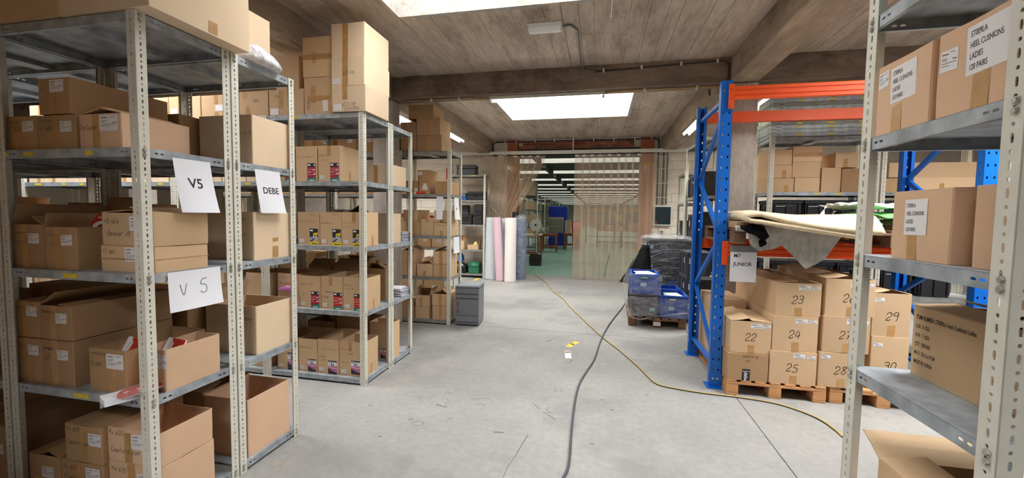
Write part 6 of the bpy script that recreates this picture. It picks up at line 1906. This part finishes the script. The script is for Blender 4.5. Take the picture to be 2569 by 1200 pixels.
# ------------------------------------------------------------------ far hall
gF = 'shelving bays of the far hall'
for k in range(9):
    yy = 15.2 + 2.4 * k
    s_ = shelving('slotted shelving bay in the far hall, %s beyond the doorway' % ('first', 'second', 'third', 'fourth', 'fifth', 'sixth', 'seventh', 'eighth', 'ninth')[k], -3.95 if k == 0 else -3.62, yy, 1.0, 1.0, [.06, .69, 1.295, 1.895, 2.51] if k else [.06, 1.0, 1.75, 2.45], 2.53 if k else 2.6, .104, group=gF, m_=GALVD, brace=False)
fill(-3.9, -3.05, 15.25, 2.45, .5, (.35, .6), 0, 'the top of the first far bay', 'cartons in the far hall', seed=31, deco=False)
fill(-3.9, -3.0, 15.25, 1.75, .6, (.25, .4), 2, 'the upper shelf of the first far bay', 'cartons in the far hall', seed=32, deco=False)
fill(-3.9, -3.0, 15.25, 1.0, .6, (.2, .35), 0, 'the middle shelf of the first far bay', 'cartons in the far hall', seed=33, deco=False)
fill(-3.57, -2.67, 17.65, 2.51, .7, (.5, .8), 3, 'the top of the second far bay', 'cartons in the far hall', seed=34, deco=False)
for z in (.69, 1.295, 1.895):
    fill(-3.57, -2.67, 17.65, z, .7, (.3, .45), 0, 'the %s shelf of the second far bay' % {.69: 'lower', 1.295: 'middle', 1.895: 'upper'}[z], 'cartons in the far hall', seed=int(z * 77), deco=False)
def table(label, x, y_, w_, d_, h_, rz=0, wheels=True):
    o = thing('trolley_table', label, 'table', (x, y_, 0), R(rz), 'wooden trolley tables in the far hall')
    MB().cbox(-w_ / 2, -d_ / 2, h_ - .04, w_ / 2, d_ / 2, h_, .005).obj('table_top', TABLEW, o)
    for a in (-1, 1):
        for b in (-1, 1):
            xx, yy = a * (w_ / 2 - .05), b * (d_ / 2 - .05)
            lg = MB().box(xx - .03, yy - .03, .09, xx + .03, yy + .03, h_ - .04).obj('leg', TABLEW, o)
            MB().loft([[(xx + u, yy + .045 * math.cos(t), .045 + .045 * math.sin(t)) for t in [2 * PI * j / 14 for j in range(14)]] for u in (-.014, .014)]).obj('castor', BLK, lg, fix=True)
        MB().box(-w_ / 2 + .06, a * (d_ / 2 - .05) - .015, .22, w_ / 2 - .06, a * (d_ / 2 - .05) + .015, .28).obj('stretcher', TABLEW, o)
        MB().box(-w_ / 2 + .06, a * (d_ / 2 - .05) - .015, h_ - .12, w_ / 2 - .06, a * (d_ / 2 - .05) + .015, h_ - .04).obj('apron', TABLEW, o)
    return o
table('wooden trolley table on castors in front of the blue machine', -2.20, 18.5, .72, .6, .82)
table('wooden trolley table on castors beside the blue machine, nearer the curtain', -1.25, 19.9, .85, .6, .80)
o = thing('cooling_machine', 'tall blue machine with beige grilles in the far hall', 'machine', (-2.05, 20.9, 0))
MB().cbox(-.45, -.4, .12, .45, .5, 2.1, .03).obj('body', BLUEM, o)
for k in range(2):
    g_ = MB().cbox(-.44, -.42, .78 + .40 * k, .30, -.401, 1.16 + .40 * k, .008).obj('grille', GRILL, o)
    for i in range(3):
        for j in range(6):
            MB().box(-.42 + .24 * i, -.43, .81 + .40 * k + .052 * j, -.22 + .24 * i, -.4205, .825 + .40 * k + .052 * j).obj('louvre', BIND if j % 2 else GRILL, g_)
for a in (-.35, .35):
    MB().cbox(a - .06, -.35, 0, a + .06, .4, .119, .01).obj('foot', BLK, o)
crate('black crate with pale corner ribs on the green floor behind the slate roll', -2.22, 12.95, .001, .40, .55, .32, BLK, 8, None, False, [('r', .02, .0, .02, .3, GRYPR), ('r', .5, .0, .02, .3, GRYPR)])
o = thing('packing_bench', 'packing bench with pale top inside the doorway', 'bench', (-2.32, 12.2 + 1.9, 0))
MB().cbox(-.3, -.45, .93, .35, .45, .97, .005).obj('bench_top', mat('pale_board', S(214, 196, 164), .6, var=.06), o)
for a in (-.27, .3):
    for b in (-.4, .4):
        MB().box(a - .025, b - .025, 0, a + .025, b + .025, .929).obj('leg', TABLEW, o)
MB().box(-.25, -.41, .3, .3, -.37, .35).obj('stretcher', TABLEW, o)
o = thing('tape_dispenser', 'white reel of strapping on its stand above the packing bench', 'reel', (-2.1, 13.66, 1.30))
MB().loft([[(.2 * math.cos(t), y_, .2 * math.sin(t)) for t in [2 * PI * j / 28 for j in range(28)]] for y_ in (-.03, .03)], 0, True, False).obj('reel', ENAM, o, fix=True)
MB().loft([[(.035 * math.cos(t), y_, .035 * math.sin(t)) for t in [2 * PI * j / 16 for j in range(16)]] for y_ in (-.036, -.0305)], 0, True, False).obj('hub', BLK, o, fix=True)
MB().tube([(.2, 0, 0), (.19, 0, -.2), (.1, 0, -.32), (-.05, 0, -.325)], .02, 6).obj('strap', CABY, o)
MB().bar((0, .05, 0), (-.05, .05, -.329), .03, .03).obj('stand', GALVD, o)
# benches seen dimly through the strips
o = thing('work_bench', 'long work bench seen dimly through the strip curtain', 'bench', (1.15, 22.5, 0))
MB().cbox(-1.3, -.4, .86, 1.5, .4, .9, .005).obj('bench_top', TABLEW, o)
MB().cbox(-1.3, .34, .9, 1.5, .4, 1.9, .005).obj('back_panel', GALVD, o)
for a in (-1.25, 0, 1.45):
    for b in (-.35, .35):
        MB().box(a - .03, b - .03, 0, a + .03, b + .03, .859).obj('leg', BLK, o)
MB().cbox(-1.3, -.35, .25, 1.5, .35, .29, .004).obj('lower_shelf', BLK, o)
for k, (x, w_, h_, tn) in enumerate(((1.5, .5, .4, 1), (.3, .4, .25, 0), (.9, .3, .2, 3))):
    carton('pale carton on the dim work bench, %s along' % ('last', 'first', 'second')[k], x, 22.25, .901, w_, .4, h_, tn, 'closed', group='cartons on the dim work bench')
tag(MB().cbox(-.18, -.004, -.2, .18, .004, .2, .002).obj('hall_notice', YEL, None, loc=(1.0, 22.83, 1.55)), 'yellow notice fixed behind the dim work bench', 'notice')
o = thing('storage_rack', 'dark storage rack across the far hall behind the work bench', 'rack', (1.8, 25.5, 0))
for a in (-2.6, -.9, .9, 2.6):
    MB().box(a - .04, -.4, 0, a + .04, .4, 2.4).obj('upright', GALVD, o)
for z in (.4, 1.1, 1.8, 2.38):
    MB().box(-2.6, -.42, z, 2.6, .42, z + .04).obj('shelf', GALVD, o)
for q, (a, b) in enumerate(((-.7, .8), (1.0, 2.6), (2.8, 4.3))):
    fill(a, b, 25.15, 1.14, .5, (.3, .55), 2, 'the middle shelf of the dark rack, %s section' % ('first', 'second', 'third')[q], 'cartons in the far hall', seed=55 + q, wmin=.5, wmax=.7, deco=False)
for q, (a, b) in enumerate(((-.7, .8), (1.0, 2.6), (2.8, 4.3))):
    fill(a, b, 25.15, 1.84, .5, (.2, .45), 0, 'the upper shelf of the dark rack, %s section' % ('first', 'second', 'third')[q], 'cartons in the far hall', seed=65 + q, wmin=.5, wmax=.7, deco=False)
carton('tall pale carton standing on the trolley table by the curtain', -1.62, 19.7, .801, .28, .3, .62, 3, 'closed', group='cartons in the far hall')
o = thing('red_bin', 'red bin behind the tall pale carton in the far hall', 'bin', (-1.1, 20.6, .0))
MB().lathe([(.2, 0), (.24, .9), (.25, 1.35)], 20).obj('body', RED, o)
MB().lathe([(.255, 1.351), (.255, 1.39), (.1, 1.44)], 20).obj('lid', BLK, o)
fill(-8.7, -4.2, 20, 0, .8, (1.2, 1.8), 0, 'the far hall floor past the shelving', 'cartons in the far hall', seed=61, wmin=.8, wmax=1.0, deco=False)
